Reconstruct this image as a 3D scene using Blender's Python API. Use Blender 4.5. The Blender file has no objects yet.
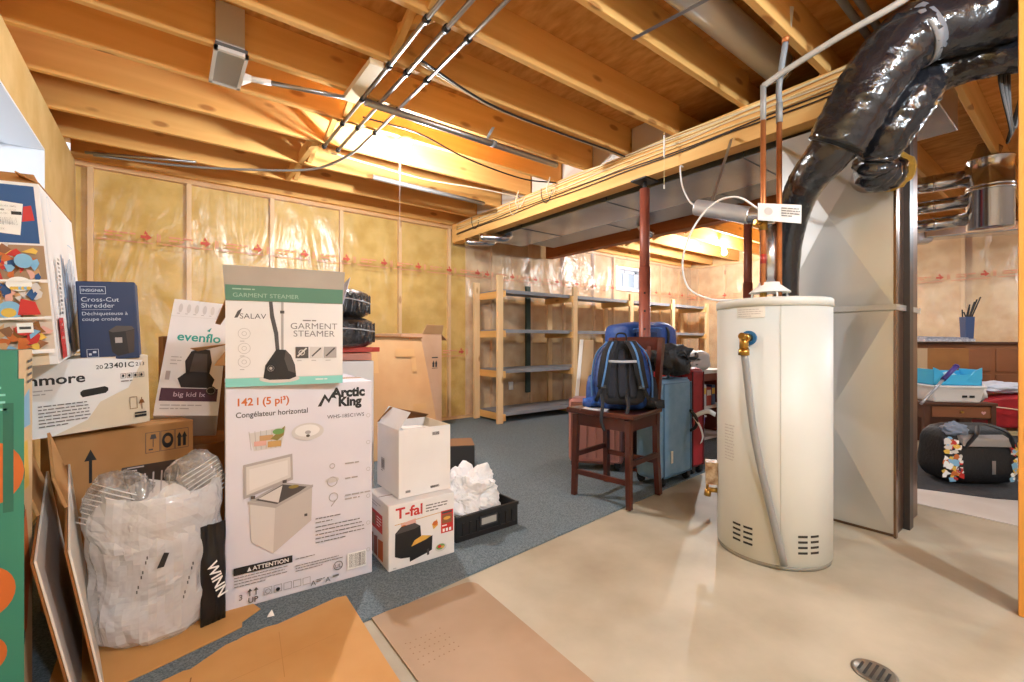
import bpy, bmesh, math, random
from math import pi, sin, cos, radians, atan2, sqrt
from mathutils import Vector, Matrix, noise
random.seed(7)
S = bpy.context.scene
COL = S.collection
V = Vector
# ------------------------------------------------------------------ materials
def lin(c):
    c /= 255.0
    return c/12.92 if c <= .04045 else ((c+.055)/1.055)**2.4
def rgb(h):
    if isinstance(h, str):
        h = h.lstrip('#'); h = (int(h[0:2],16), int(h[2:4],16), int(h[4:6],16))
    return (lin(h[0]), lin(h[1]), lin(h[2]), 1)
MATS = {}
def M(name, col, rough=.6, metal=0., col2=None, scale=6., stretch=(1,1,1), fac=.5, bump=0., bscale=40., coat=0., spec=.5, emit=0., detail=4., lo=.35, hi=.65):
    if name in MATS: return MATS[name]
    m = bpy.data.materials.new(name); m.use_nodes = True
    nt = m.node_tree; p = nt.nodes['Principled BSDF']; L = nt.links.new
    p.inputs['Base Color'].default_value = rgb(col); p.inputs['Roughness'].default_value = rough
    p.inputs['Metallic'].default_value = metal; p.inputs['Coat Weight'].default_value = coat
    p.inputs['Specular IOR Level'].default_value = spec
    if emit:
        p.inputs['Emission Color'].default_value = rgb(col); p.inputs['Emission Strength'].default_value = emit
    tc = nt.nodes.new('ShaderNodeTexCoord'); mp = nt.nodes.new('ShaderNodeMapping')
    mp.inputs['Scale'].default_value = stretch; L(tc.outputs['Object'], mp.inputs['Vector'])
    if col2 is not None:
        n = nt.nodes.new('ShaderNodeTexNoise'); n.inputs['Scale'].default_value = scale; n.inputs['Detail'].default_value = detail
        L(mp.outputs[0], n.inputs['Vector'])
        r = nt.nodes.new('ShaderNodeValToRGB'); r.color_ramp.elements[0].position = lo; r.color_ramp.elements[1].position = hi
        r.color_ramp.elements[0].color = rgb(col); r.color_ramp.elements[1].color = rgb(col2)
        L(n.outputs['Fac'], r.inputs['Fac']); L(r.outputs['Color'], p.inputs['Base Color'])
    if bump:
        n2 = nt.nodes.new('ShaderNodeTexNoise'); n2.inputs['Scale'].default_value = bscale; n2.inputs['Detail'].default_value = 5
        L(mp.outputs[0], n2.inputs['Vector'])
        b = nt.nodes.new('ShaderNodeBump'); b.inputs['Strength'].default_value = bump; b.inputs['Distance'].default_value = .02
        L(n2.outputs['Fac'], b.inputs['Height']); L(b.outputs['Normal'], p.inputs['Normal'])
    MATS[name] = m; return m
def wood(name, c1, c2, knot, axis=0, rough=.65, spec=.3):
    """softwood: grain drawn out along one axis, scattered dark knots"""
    m = bpy.data.materials.new(name); m.use_nodes = True; nt = m.node_tree; p = nt.nodes['Principled BSDF']; L = nt.links.new
    p.inputs['Roughness'].default_value = rough; p.inputs['Specular IOR Level'].default_value = spec
    tc = nt.nodes.new('ShaderNodeTexCoord')
    def mapped(s):
        mp = nt.nodes.new('ShaderNodeMapping'); sc = [s[1]]*3; sc[axis] = s[0]; mp.inputs['Scale'].default_value = sc
        L(tc.outputs['Object'], mp.inputs['Vector']); return mp
    n = nt.nodes.new('ShaderNodeTexNoise'); n.inputs['Scale'].default_value = 1; n.inputs['Detail'].default_value = 5; n.inputs['Distortion'].default_value = .6
    L(mapped((.7,13)).outputs[0], n.inputs['Vector'])
    r = nt.nodes.new('ShaderNodeValToRGB'); r.color_ramp.elements[0].position = .3; r.color_ramp.elements[1].position = .7
    r.color_ramp.elements[0].color = rgb(c1); r.color_ramp.elements[1].color = rgb(c2); L(n.outputs['Fac'], r.inputs['Fac'])
    v = nt.nodes.new('ShaderNodeTexVoronoi'); v.inputs['Scale'].default_value = 1; L(mapped((2.6,6.5)).outputs[0], v.inputs['Vector'])
    kr = nt.nodes.new('ShaderNodeValToRGB'); kr.color_ramp.elements[0].position = .10; kr.color_ramp.elements[1].position = .17
    kr.color_ramp.elements[0].color = (1,1,1,1); kr.color_ramp.elements[1].color = (0,0,0,1); L(v.outputs['Distance'], kr.inputs['Fac'])
    ml = nt.nodes.new('ShaderNodeMath'); ml.operation = 'MULTIPLY'; ml.inputs[1].default_value = .7; L(kr.outputs['Color'], ml.inputs[0])
    mx = nt.nodes.new('ShaderNodeMix'); mx.data_type = 'RGBA'; L(ml.outputs[0], mx.inputs['Factor'])
    L(r.outputs['Color'], mx.inputs[6]); mx.inputs[7].default_value = rgb(knot); L(mx.outputs[2], p.inputs['Base Color'])
    MATS[name] = m; return m
def film(name, strength=.2, rough=.12, white=.10, bscale=2.2, bump=.6, tint=(1,.985,.96,1)):
    """clear polythene: mostly see-through, glossy in its wrinkles"""
    m = bpy.data.materials.new(name); m.use_nodes = True; nt = m.node_tree; L = nt.links.new
    for n in list(nt.nodes):
        if n.type != 'OUTPUT_MATERIAL': nt.nodes.remove(n)
    out = nt.nodes['Material Output']
    tr = nt.nodes.new('ShaderNodeBsdfTransparent'); tr.inputs[0].default_value = tint
    gl = nt.nodes.new('ShaderNodeBsdfGlossy'); gl.inputs['Roughness'].default_value = rough
    df = nt.nodes.new('ShaderNodeBsdfDiffuse'); df.inputs[0].default_value = (.9,.88,.85,1)
    tc = nt.nodes.new('ShaderNodeTexCoord'); mp = nt.nodes.new('ShaderNodeMapping'); mp.inputs['Scale'].default_value = (1.6,1.6,.7); L(tc.outputs['Object'], mp.inputs[0])
    nz = nt.nodes.new('ShaderNodeTexNoise'); nz.inputs['Scale'].default_value = bscale; nz.inputs['Detail'].default_value = 5; nz.inputs['Distortion'].default_value = 1.2; L(mp.outputs[0], nz.inputs[0])
    bp = nt.nodes.new('ShaderNodeBump'); bp.inputs['Strength'].default_value = bump; bp.inputs['Distance'].default_value = .15; L(nz.outputs['Fac'], bp.inputs['Height'])
    L(bp.outputs[0], gl.inputs['Normal']); L(bp.outputs[0], df.inputs['Normal'])
    m1 = nt.nodes.new('ShaderNodeMixShader'); m1.inputs[0].default_value = white; L(tr.outputs[0], m1.inputs[1]); L(df.outputs[0], m1.inputs[2])
    m2 = nt.nodes.new('ShaderNodeMixShader'); m2.inputs[0].default_value = strength; L(m1.outputs[0], m2.inputs[1]); L(gl.outputs[0], m2.inputs[2])
    L(m2.outputs[0], out.inputs[0]); MATS[name] = m; return m
# ------------------------------------------------------------------ geometry
class G:
    """collects faces for ONE mesh object"""
    def __init__(s): s.v = []; s.f = []; s.m = []; s.sm = []
    def add(s, vs, fs, mi=0, sm=False):
        b = len(s.v); s.v += [tuple(x) for x in vs]
        for f in fs: s.f.append(tuple(b+i for i in f)); s.m.append(mi); s.sm.append(sm)
        return s
    def box(s, a, b, mi=0, mx=None):
        (x0,y0,z0),(x1,y1,z1) = a,b
        vs = [V(p) for p in ((x0,y0,z0),(x1,y0,z0),(x1,y1,z0),(x0,y1,z0),(x0,y0,z1),(x1,y0,z1),(x1,y1,z1),(x0,y1,z1))]
        if mx: vs = [mx @ p for p in vs]
        return s.add(vs, [(0,3,2,1),(4,5,6,7),(0,1,5,4),(1,2,6,5),(2,3,7,6),(3,0,4,7)], mi)
    def bar(s, p, q, w, h, mi=0, up=(0,0,1)):
        """rectangular bar from p to q"""
        p, q = V(p), V(q); d = (q-p).normalized(); u = V(up)
        if abs(d.dot(u)) > .98: u = V((0,1,0))
        sd = d.cross(u).normalized(); u = sd.cross(d)
        vs = []
        for c in (p,q):
            for a,b in ((-1,-1),(1,-1),(1,1),(-1,1)): vs.append(c+sd*a*w/2+u*b*h/2)
        return s.add(vs, [(0,1,2,3),(7,6,5,4),(0,4,5,1),(1,5,6,2),(2,6,7,3),(3,7,4,0)], mi)
    def hexa(s, c8, mi=0):
        """box from bottom ring of four and top ring of four"""
        return s.add(c8, [(0,3,2,1),(4,5,6,7),(0,1,5,4),(1,2,6,5),(2,3,7,6),(3,0,4,7)], mi)
    def sheet(s, quad, t, mi=0):
        q = [V(p) for p in quad]; n = (q[1]-q[0]).cross(q[3]-q[0]).normalized()*t
        return s.hexa(q+[p+n for p in q], mi)
    def tray(s, w, d, h, t, mi=0):
        """open-topped box with walls of thickness t, one closed skin"""
        vs = [(0,0,0),(w,0,0),(w,d,0),(0,d,0),(0,0,h),(w,0,h),(w,d,h),(0,d,h)]+[(t,t,h),(w-t,t,h),(w-t,d-t,h),(t,d-t,h),(t,t,t),(w-t,t,t),(w-t,d-t,t),(t,d-t,t)]
        fs = [(0,3,2,1),(0,1,5,4),(1,2,6,5),(2,3,7,6),(3,0,4,7)]+[(4+i,4+(i+1)%4,8+(i+1)%4,8+i) for i in range(4)]+[(8+i,8+(i+1)%4,12+(i+1)%4,12+i) for i in range(4)]+[(12,13,14,15)]
        return s.add(vs, fs, mi)
    def poly(s, pts, z0, z1, mi=0):
        """prism over a flat outline"""
        n = len(pts); vs = [(x,y,z0) for x,y in pts]+[(x,y,z1) for x,y in pts]
        fs = [tuple(range(n-1,-1,-1)), tuple(range(n,2*n))]+[(i,(i+1)%n,n+(i+1)%n,n+i) for i in range(n)]
        return s.add(vs, fs, mi)
    def tube(s, path, r, seg=10, mi=0, cap=True, rf=None):
        P = [V(p) for p in path]; n = len(P); vs = []; fs = []
        t0 = (P[1]-P[0]).normalized(); up = V((0,0,1)) if abs(t0.z) < .9 else V((1,0,0)); a = t0.cross(up).normalized()
        for i in range(n):
            t = (P[min(i+1,n-1)]-P[max(i-1,0)]).normalized()
            a = (a-t*a.dot(t)).normalized(); b = t.cross(a)
            for k in range(seg):
                th = 2*pi*k/seg; rr = r[i] if isinstance(r,(list,tuple)) else r
                if rf: rr *= rf(i,k,n)
                vs.append(P[i]+a*cos(th)*rr+b*sin(th)*rr)
        for i in range(n-1):
            for k in range(seg):
                fs.append((i*seg+k, i*seg+(k+1)%seg, (i+1)*seg+(k+1)%seg, (i+1)*seg+k))
        s.add(vs, fs, mi, True)
        if cap: s.add([vs[k] for k in range(seg)], [tuple(range(seg))], mi); s.add([vs[(n-1)*seg+k] for k in range(seg)], [tuple(range(seg-1,-1,-1))], mi)
        return s
    def lathe(s, prof, seg=32, mi=0, c=(0,0,0), mx=None, sm=True):
        vs = []; fs = []; n = len(prof)
        for r,z in prof:
            for k in range(seg):
                p = V((c[0]+r*cos(2*pi*k/seg), c[1]+r*sin(2*pi*k/seg), c[2]+z)); vs.append(mx @ p if mx else p)
        for i in range(n-1):
            for k in range(seg): fs.append((i*seg+k, i*seg+(k+1)%seg, (i+1)*seg+(k+1)%seg, (i+1)*seg+k))
        s.add(vs, fs, mi, sm)
        if prof[0][0] > 1e-5: s.add(vs[:seg], [tuple(range(seg-1,-1,-1))], mi)
        if prof[-1][0] > 1e-5: s.add(vs[-seg:], [tuple(range(seg))], mi)
        return s
    def ribbon(s, path, width, t, mi=0, side=(1,0,0)):
        """strap: flat band following a path"""
        P = [V(p) for p in path]; n = len(P); vs = []; fs = []
        for i in range(n):
            tg = (P[min(i+1,n-1)]-P[max(i-1,0)]).normalized(); sd = V(side); sd = (sd-tg*sd.dot(tg)).normalized(); nn = tg.cross(sd)
            for a,b in ((-1,-1),(1,-1),(1,1),(-1,1)): vs.append(P[i]+sd*a*width/2+nn*b*t/2)
        for i in range(n-1):
            for k in range(4): fs.append((i*4+k, i*4+(k+1)%4, i*4+4+(k+1)%4, i*4+4+k))
        fs += [(3,2,1,0), tuple((n-1)*4+k for k in range(4))]
        return s.add(vs, fs, mi, True)
    def build(s, name, mats, parent=None, world=False, bev=0., seg=2, sub=0, smooth=None):
        me = bpy.data.meshes.new(name); me.from_pydata(s.v, [], s.f); 
        if not isinstance(mats,(list,tuple)): mats = [mats]
        for m in mats: me.materials.append(m)
        me.polygons.foreach_set('material_index', s.m)
        me.polygons.foreach_set('use_smooth', [bool(x) for x in s.sm] if smooth is None else [smooth]*len(s.f))
        bm = bmesh.new(); bm.from_mesh(me); bmesh.ops.remove_doubles(bm, verts=bm.verts, dist=1e-6); bmesh.ops.recalc_face_normals(bm, faces=bm.faces); bm.to_mesh(me); bm.free()
        o = bpy.data.objects.new(name, me); COL.objects.link(o)
        if parent:
            o.parent = parent
            if world: o.matrix_parent_inverse = parent.matrix_basis.inverted()
        if bev:
            b = o.modifiers.new('bevel','BEVEL'); b.width = bev; b.segments = seg; b.limit_method = 'ANGLE'; b.angle_limit = radians(40); b.harden_normals = False
        if sub:
            b = o.modifiers.new('sub','SUBSURF'); b.levels = sub; b.render_levels = sub
        return o
def spline(pts, n=8):
    P = [V(p) for p in pts]; P = [P[0]*2-P[1]]+P+[P[-1]*2-P[-2]]; out = []
    for i in range(1,len(P)-2):
        for k in range(n):
            t = k/n; a,b,c,d = P[i-1],P[i],P[i+1],P[i+2]
            out.append(.5*((2*b)+(c-a)*t+(2*a-5*b+4*c-d)*t*t+(3*b-a-3*c+d)*t**3))
    out.append(P[-2]); return out
def tag(o, label, cat, group=None, kind=None):
    o['label'] = label; o['category'] = cat
    if group: o['group'] = group
    if kind: o['kind'] = kind
    return o
def struct(o, label=None): o['kind'] = 'structure'; return o
def thing(name, label, cat, loc=(0,0,0), yaw=0, pit=0, rol=0, group=None):
    o = bpy.data.objects.new(name, None); COL.objects.link(o); o.empty_display_size = .1
    o.rotation_mode = 'YXZ'; o.location = loc; o.rotation_euler = (radians(pit), radians(rol), radians(yaw))
    return tag(o, label, cat, group)
# ------------------------------------------------------------------ printing on cartons
class Art:
    """flat print for one face: polygons and lettering in metres on that face, built as one mesh"""
    def __init__(s): s.it = []
    def rect(s, x, y, w, h, m): s.it.append(('p', [(x,y),(x+w,y),(x+w,y+h),(x,y+h)], m)); return s
    def poly(s, pts, m): s.it.append(('p', pts, m)); return s
    def ell(s, x, y, rx, ry, m, n=24): return s.poly([(x+rx*cos(2*pi*i/n), y+ry*sin(2*pi*i/n)) for i in range(n)], m)
    def ring(s, x, y, r, t, m, n=24):
        for i in range(n):
            a,b = 2*pi*i/n, 2*pi*(i+1)/n
            s.it.append(('q', [(x+r*cos(a),y+r*sin(a)),(x+r*cos(b),y+r*sin(b)),(x+(r-t)*cos(b),y+(r-t)*sin(b)),(x+(r-t)*cos(a),y+(r-t)*sin(a))], m))
        return s
    def line(s, x0, y0, x1, y1, t, m):
        d = V((x1-x0,y1-y0)); l = d.length or 1; nx, ny = -d.y/l*t/2, d.x/l*t/2
        return s.poly([(x0-nx,y0-ny),(x1-nx,y1-ny),(x1+nx,y1+ny),(x0+nx,y0+ny)], m)
    def frame(s, x, y, w, h, t, m):
        s.rect(x,y,w,t,m); s.rect(x,y+h-t,w,t,m); s.rect(x,y,t,h,m); return s.rect(x+w-t,y,t,h,m)
    def text(s, txt, x, y, size, m, align='LEFT', bold=0., rot=0., sx=1.): s.it.append(('t', txt, x, y, size, m, align, bold, rot, sx)); return s
    def lines(s, x, y, w, n, dy, t, m, seed=1):
        """rows of print too small to read"""
        rn = random.Random(seed)
        for i in range(n):
            cx = x; end = x+w*(1 if i < n-1 else .6)*rn.uniform(.85,1)
            while cx < end-t:
                l = min(rn.uniform(2,7)*t, end-cx); s.it.append(('q', [(cx,y-i*dy),(cx+l,y-i*dy),(cx+l,y-i*dy+t),(cx,y-i*dy+t)], m)); cx += l+t*.8
        return s
    def barcode(s, x, y, w, h, m, seed=3):
        rn = random.Random(seed); cx = x
        while cx < x+w:
            l = rn.choice((.0012,.002,.003)); s.it.append(('q', [(cx,y),(cx+l,y),(cx+l,y+h),(cx,y+h)], m)); cx += l+rn.choice((.0014,.0024))
        return s
    def build(s, name, fmap, parent, world=False):
        mats = []; g = G(); lay = 0; eps = .0007
        body = next((c for c in (parent.children if parent and name.endswith('print') else ()) if c.name.startswith('body')), None)
        if body and any(i[0] in 'pq' for i in s.it):   # the printed field itself, in the colour of the card
            xs = [p[0] for i in s.it if i[0] in 'pq' for p in i[1]]; ys = [p[1] for i in s.it if i[0] in 'pq' for p in i[1]]; bm_ = body.data.materials[0]
            s.it.insert(0, ('p', [(min(xs),min(ys)),(max(xs),min(ys)),(max(xs),max(ys)),(min(xs),max(ys))], bm_))
        def mi(m):
            if m not in mats: mats.append(m)
            return mats.index(m)
        for it in s.it:
            if it[0] in 'pq':
                if it[0] == 'p': lay += 1
                z = eps+.00022*lay; g.add([fmap(x,y,z) for x,y in it[1]], [tuple(range(len(it[1])))], mi(it[2]))
            else:
                _, txt, x, y, size, m, al, bold, rot, sx = it; lay += 1; z = eps+.00022*lay
                cu = bpy.data.curves.new('t','FONT'); cu.body = txt; cu.size = size; cu.align_x = al; cu.offset = bold*size*(1.7 if bold > 0 else 1.1); cu.resolution_u = 3
                to = bpy.data.objects.new('t', cu); COL.objects.link(to); bpy.context.view_layer.update()
                me = bpy.data.meshes.new_from_object(to.evaluated_get(bpy.context.evaluated_depsgraph_get()))
                c, sn = cos(radians(rot)), sin(radians(rot))
                vs = [fmap(x+(v.co.x*sx)*c-v.co.y*sn, y+(v.co.x*sx)*sn+v.co.y*c, z) for v in me.vertices]
                g.add(vs, [tuple(p.vertices) for p in me.polygons], mi(m))
                bpy.data.objects.remove(to); bpy.data.curves.remove(cu); bpy.data.meshes.remove(me)
        me = bpy.data.meshes.new(name); me.from_pydata([tuple(v) for v in g.v], [], g.f)
        for m in mats: me.materials.append(m)
        me.polygons.foreach_set('material_index', g.m)
        o = bpy.data.objects.new(name, me); COL.objects.link(o)
        if parent:
            o.parent = parent
            if world: o.matrix_parent_inverse = parent.matrix_basis.inverted()
        return o
def front(x, z, e): return V((x,-e,z))                       # seen from -y, x to the right
def side_r(w): return lambda u, z, e: V((w+e, u, z))         # seen from +x, u runs away from the front
def side_l(d): return lambda u, z, e: V((-e, d-u, z))        # seen from -x, u runs from the back to the front
def topf(h): return lambda x, y, e: V((x, y, h+e))
# colours shared by many things
white = M('white_card', '#e9e6e4', .55, col2='#e2deda', scale=3)
lilac = M('white_lilac_card', '#dedbe2', .5, col2='#d6d2da', scale=2)
cream = M('cream_card', '#e6d8c0', .6, col2='#dccdb2', scale=4)
kraft = M('kraft_card', '#b98a58', .7, col2='#a97a48', scale=3, spec=.25)
kraft_l = M('pale_kraft_card', '#cfa678', .7, col2='#c4986a', scale=3, spec=.25)
kraft_d = M('dark_kraft_card', '#946439', .75, col2='#855630', scale=4, spec=.2)
flat_k = M('floor_kraft', '#d2a063', .65, col2='#c48f50', scale=2.5, spec=.35)
taupe = M('board_taupe', '#b0957a', .6, col2='#a3886c', scale=3, spec=.4)
ink = M('ink_black', '#1d1a1a', .5); grey_ink = M('ink_grey', '#77716e', .6); pale_ink = M('ink_pale', '#b4afac', .6)
red = M('print_red', '#c42b26', .5); orange = M('print_orange', '#c8682c', .5); teal = M('print_teal', '#2b9c8e', .5)
blue = M('print_blue', '#1d4e86', .5); navy = M('print_navy', '#1c3157', .5); aqua = M('print_aqua', '#86cfc6', .5); sage = M('print_sage', '#5d8a76', .5)
purple = M('print_plum', '#4a2a3c', .5); yellow = M('print_yellow', '#e0b84e', .5); pinkp = M('print_pink', '#dba89a', .5); brownp = M('print_brown', '#8a5a3a', .5); skyp = M('print_sky', '#7fb4d6', .5); greenp = M('print_green', '#6f9a52', .5)
paper = M('paper_white', '#f0eee9', .7); tapem = M('packing_tape', '#cf9c55', .25); tape_clear = M('clear_tape', '#d8b88e', .2)
g1 = M('print_grey_light', '#d0cbc6', .5); g2 = M('print_grey_mid', '#aaa4a0', .5); g3 = M('print_grey_dark', '#4c4644', .5)
dirt = M('corrugation', '#a87b4c', .8)
steel = M('galvanised', '#b3b6ba', .32, .85, col2='#9a9ea4', scale=5, bump=.08, bscale=8)
duct_m = M('duct_galvanised', '#a9afb8', .24, .85, col2='#8f969f', scale=2, bump=.12, bscale=2.5)
chrome = M('bright_steel', '#d8dade', .18, 1.); emt = M('conduit_zinc', '#a9aaac', .3, .9)
copper = M('copper_pipe', '#cf8450', .42, .6, col2='#b86c3c', scale=8); brass = M('brass', '#b8904a', .28, 1.)
blackp = M('black_plastic', '#1b1b1d', .4); blackm = M('black_rubber', '#17171a', .6); greyp = M('grey_plastic', '#8d8f92', .5); whitep = M('white_plastic', '#efeeea', .35)
pine = wood('pine_joist', '#dba45c', '#e9b871', '#96592a', 0)
pine_y = wood('pine_beam', '#dea962', '#edc07c', '#a06c38', 1)
pine_z = wood('pine_upright', '#e0bb88', '#eccb9c', '#a8743f', 2)
pine_r = wood('fir_beam', '#a86236', '#bb7442', '#6f3a1c', 1)
cable_w = M('cable_white', '#e2d3b4', .45); cable_k = M('cable_black', '#262424', .45); cable_y = M('cable_cream', '#ecd49a', .45)
# ------------------------------------------------------------------ camera
AN = radians(52.57)
cam = bpy.data.cameras.new('camera'); co = bpy.data.objects.new('camera', cam); COL.objects.link(co)
co.location = (0,0,1.1); co.rotation_euler = (pi/2, 0, AN-pi/2)
cam.sensor_width = 36; cam.lens = 450/1024*36; cam.clip_start = .02; cam.clip_end = 100
S.camera = co
# ------------------------------------------------------------------ room
XW, X2, YB, Y2 = -.65, 9.1, 5.5, -2.6
ZJ, ZS = 2.70, 2.935
concrete = M('concrete_floor', '#c0b7a2', .5, col2='#9b907b', scale=2.2, spec=.35, bump=.03, bscale=25, lo=.3, hi=.75, detail=7)
struct(G().box((XW-.2,Y2-.2,-.12),(X2+.2,YB+.3,0)).build('floor', concrete))
carpet_m = M('carpet_green_grey', '#85929a', .95, col2='#5e6b72', scale=170, spec=.1, bump=.5, bscale=300)
struct(G().poly([(XW+.02,1.70),(.65,1.75),(3.3,1.99),(5.2,2.15),(X2-.02,2.5),(X2-.02,YB-.03),(XW+.02,YB-.03)], 0, .009).build('floor_carpet', carpet_m))
osb = M('osb_sheathing', '#d9a25e', .75, col2='#bb8240', scale=22, stretch=(1,.35,1), spec=.2, bump=.1, bscale=30, lo=.3, hi=.7, detail=6)
struct(G().box((XW-.2,Y2-.2,ZS),(X2+.2,YB+.3,ZS+.05)).build('ceiling', osb))
insul = M('insulation_yellow', '#dfbd6c', .95, col2='#cba650', scale=5, spec=.1, bump=.5, bscale=9, detail=6)
insul_p = M('insulation_pale', '#e6c696', .95, col2='#d3ac78', scale=5, spec=.1, bump=.5, bscale=9, detail=6)
conc_w = M('concrete_wall', '#b8aea2', .85, col2='#a89d90', scale=4)
plate = wood('plate_wood', '#d9ab72', '#e6bd86', '#97653a', 0)
WZ0, WZ1, WX0, WX1 = 2.10, 2.47, 6.68, 7.42
# the long insulated wall, with the little window in it, built around the opening
gw = G()
gw.box((XW,YB+.05,0),(3.4,YB+.3,ZS),0)
gw.box((3.4,YB+.05,0),(WX0,YB+.3,ZS),1); gw.box((WX1,YB+.05,0),(X2+.2,YB+.3,ZS),1)
gw.box((WX0,YB+.05,0),(WX1,YB+.3,WZ0),1); gw.box((WX0,YB+.05,WZ1),(WX1,YB+.3,ZS),1)
struct(gw.build('wall_back', [insul, insul_p]))
struct(G().box((X2+.05,Y2,0),(X2+.3,YB+.05,ZS)).build('wall_far', insul_p))
struct(G().box((XW-.2,Y2-.2,0),(X2+.3,Y2,ZS)).build('wall_near', conc_w))
# left wall with the deep window recess
LY0, LY1, LZ0, LZ1 = 2.95, 4.25, 1.55, 2.37
tan_w = M('left_wall_tan', '#d9bb80', .7, col2='#cba868', scale=4, bump=.2, bscale=6)
gl = G(); x0, x1 = XW-.3, XW
gl.box((x0,Y2,0),(x1,LY0,ZJ)); gl.box((x0,LY1,0),(x1,YB+.3,ZJ)); gl.box((x0,LY0,0),(x1,LY1,LZ0)); gl.box((x0,LY0,LZ1),(x1,LY1,ZJ)); gl.box((x0,Y2,ZJ),(x0+.06,YB+.3,ZS))
struct(gl.build('wall_left', tan_w))
wpaint = M('window_white', '#eef0f4', .4)
gwf = G()
for a,b in (((LY0,LZ0),(LY1,LZ0+.05)),((LY0,LZ1-.05),(LY1,LZ1)),((LY0,LZ0),(LY0+.05,LZ1)),((LY1-.05,LZ0),(LY1,LZ1)),((3.58,LZ0),(3.63,LZ1))):
    gwf.box((XW-.28,a[0],a[1]),(XW-.22,b[0],b[1]))
w1 = struct(gwf.build('window_1', wpaint))
gr = G(); t = .012
gr.box((XW-.22,LY1-t,LZ0),(XW+.004,LY1,LZ1)); gr.box((XW-.22,LY0,LZ0),(XW+.004,LY0+t,LZ1)); gr.box((XW-.22,LY0,LZ1-t),(XW+.004,LY1,LZ1)); gr.box((XW-.22,LY0,LZ0),(XW+.004,LY1,LZ0+t))
gr.build('window_reveal', wpaint, w1)
glass = film('window_glass', .06, .02, .0, 1, .0, (.98,.99,1,1))
G().box((XW-.255,LY0+.05,LZ0+.05),(XW-.25,LY1-.05,LZ1-.05)).build('pane', glass, w1)
gwf = G()
for a,b in (((WX0,WZ0),(WX1,WZ0+.05)),((WX0,WZ1-.05),(WX1,WZ1)),((WX0,WZ0),(WX0+.05,WZ1)),((WX1-.05,WZ0),(WX1,WZ1)),((7.03,WZ0),(7.07,WZ1))):
    gwf.box((a[0],YB+.12,a[1]),(b[0],YB+.17,b[1]))
w2 = struct(gwf.build('window_2', wpaint))
gr = G(); gr.box((WX0-.04,YB-.01,WZ0-.04),(WX1+.04,YB+.32,WZ0+.002)); gr.box((WX0-.04,YB-.01,WZ1-.002),(WX1+.04,YB+.32,WZ1+.04)); gr.box((WX0-.04,YB-.01,WZ0),(WX0+.002,YB+.32,WZ1)); gr.box((WX1-.002,YB-.01,WZ0),(WX1+.04,YB+.32,WZ1))
gr.build('window_reveal', wpaint, w2)
G().box((WX0+.05,YB+.14,WZ0+.05),(WX1-.05,YB+.145,WZ1-.05)).build('pane', glass, w2)
# studs behind the film, each its own
n = 0
for x in (-.55,.17,.91,1.65,2.39,3.12,3.86,4.6,5.34,6.08,6.62,7.48,8.1,8.8):
    struct(G().box((x-.02,YB,.04),(x+.02,YB+.06,2.66)).build('wall_stud', pine_z))
for y in (-.9,-.2,.5,1.2,1.9,2.6,3.3,4.0,4.7,5.3):
    struct(G().box((X2,y-.02,.04),(X2+.06,y+.02,2.66)).build('wall_stud', pine_z))
struct(G().box((XW,YB-.01,2.66),(X2,YB+.06,2.70)).build('trim_1', plate)); struct(G().box((XW,YB-.01,.0),(X2,YB+.06,.04)).build('trim_2', plate))
struct(G().box((X2-.01,Y2,2.66),(X2+.06,YB,2.70)).build('trim_3', pine_y)); struct(G().box((X2-.01,Y2,0),(X2+.06,YB,.04)).build('trim_4', pine_y))
# polythene vapour barrier
poly_m = film('polythene', .05, .3, .05, 1.1, .4); poly_p = film('polythene_milky', .06, .3, .14, 1.4, .5)
def filmsheet(name, p0, du, nu, nz, z0, z1, mat, hole=None, amp=.02):
    p0 = V(p0); du = V(du); nrm = V((du.y,-du.x,0)).normalized(); vs = []; fs = []
    for i in range(nu+1):
        for k in range(nz+1):
            q = p0+du*(i/nu); z = z0+(z1-z0)*k/nz
            d = noise.noise(V((q.x*2.4+q.y*2.4, z*.8, 1.3)))*amp + noise.noise(V((q.x*7+z*5, z*4-q.y*5, 4)))*amp*.35
            vs.append((q.x+nrm.x*(.02+d), q.y+nrm.y*(.02+d), z))
    for i in range(nu):
        for k in range(nz):
            c = p0+du*((i+.5)/nu); zc = z0+(z1-z0)*(k+.5)/nz
            if hole and hole[0] < c.x < hole[1] and hole[2] < zc < hole[3]: continue
            a = i*(nz+1)+k; fs.append((a, a+nz+1, a+nz+2, a+1))
    return struct(G().add(vs, fs, 0, True).build(name, mat))
f1 = filmsheet('vapour_barrier', (XW,YB-.03,0), (4.0,0,0), 90, 50, .03, 2.69, poly_m)
f2 = filmsheet('vapour_barrier', (3.35,YB-.03,0), (X2-3.35,0,0), 110, 50, .03, 2.69, poly_p, (WX0-.05,WX1+.05,WZ0-.05,WZ1+.05))
f3 = filmsheet('vapour_barrier', (X2-.03,YB,0), (0,Y2-YB,0), 130, 50, .03, 2.69, poly_p)
redp = M('film_red_print', '#c4503a', .6); redf = M('film_red_pale', '#d8906c', .6)
def printband(fmap, u0, u1, z, parent):
    a = Art(); u = u0; k = 0
    while u < u1:
        a.lines(u, z+.012, .22, 2, .03, .015, redf, k); a.line(u-.05,z-.055,u+.34,z-.055,.009,redf)
        a.poly([(u+.25,z-.014),(u+.29,z-.014),(u+.29,z-.034),(u+.335,z),(u+.29,z+.034),(u+.29,z+.014),(u+.25,z+.014)], redp)
        a.poly([(u+.275,z+.022),(u+.283,z+.06),(u+.305,z+.03)], redp)
        a.rect(u+.37,z-.04,.012,.08,redf); a.rect(u+.388,z-.035,.01,.07,redf); u += .46; k += 1
    a.build('red_print', fmap, parent)
printband(lambda x,z,e: V((x,YB-.085-e,z)), -.45, 3.3, 2.07, f1)
printband(lambda x,z,e: V((x,YB-.085-e,z)), .2, 3.3, .95, f1)
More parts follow.
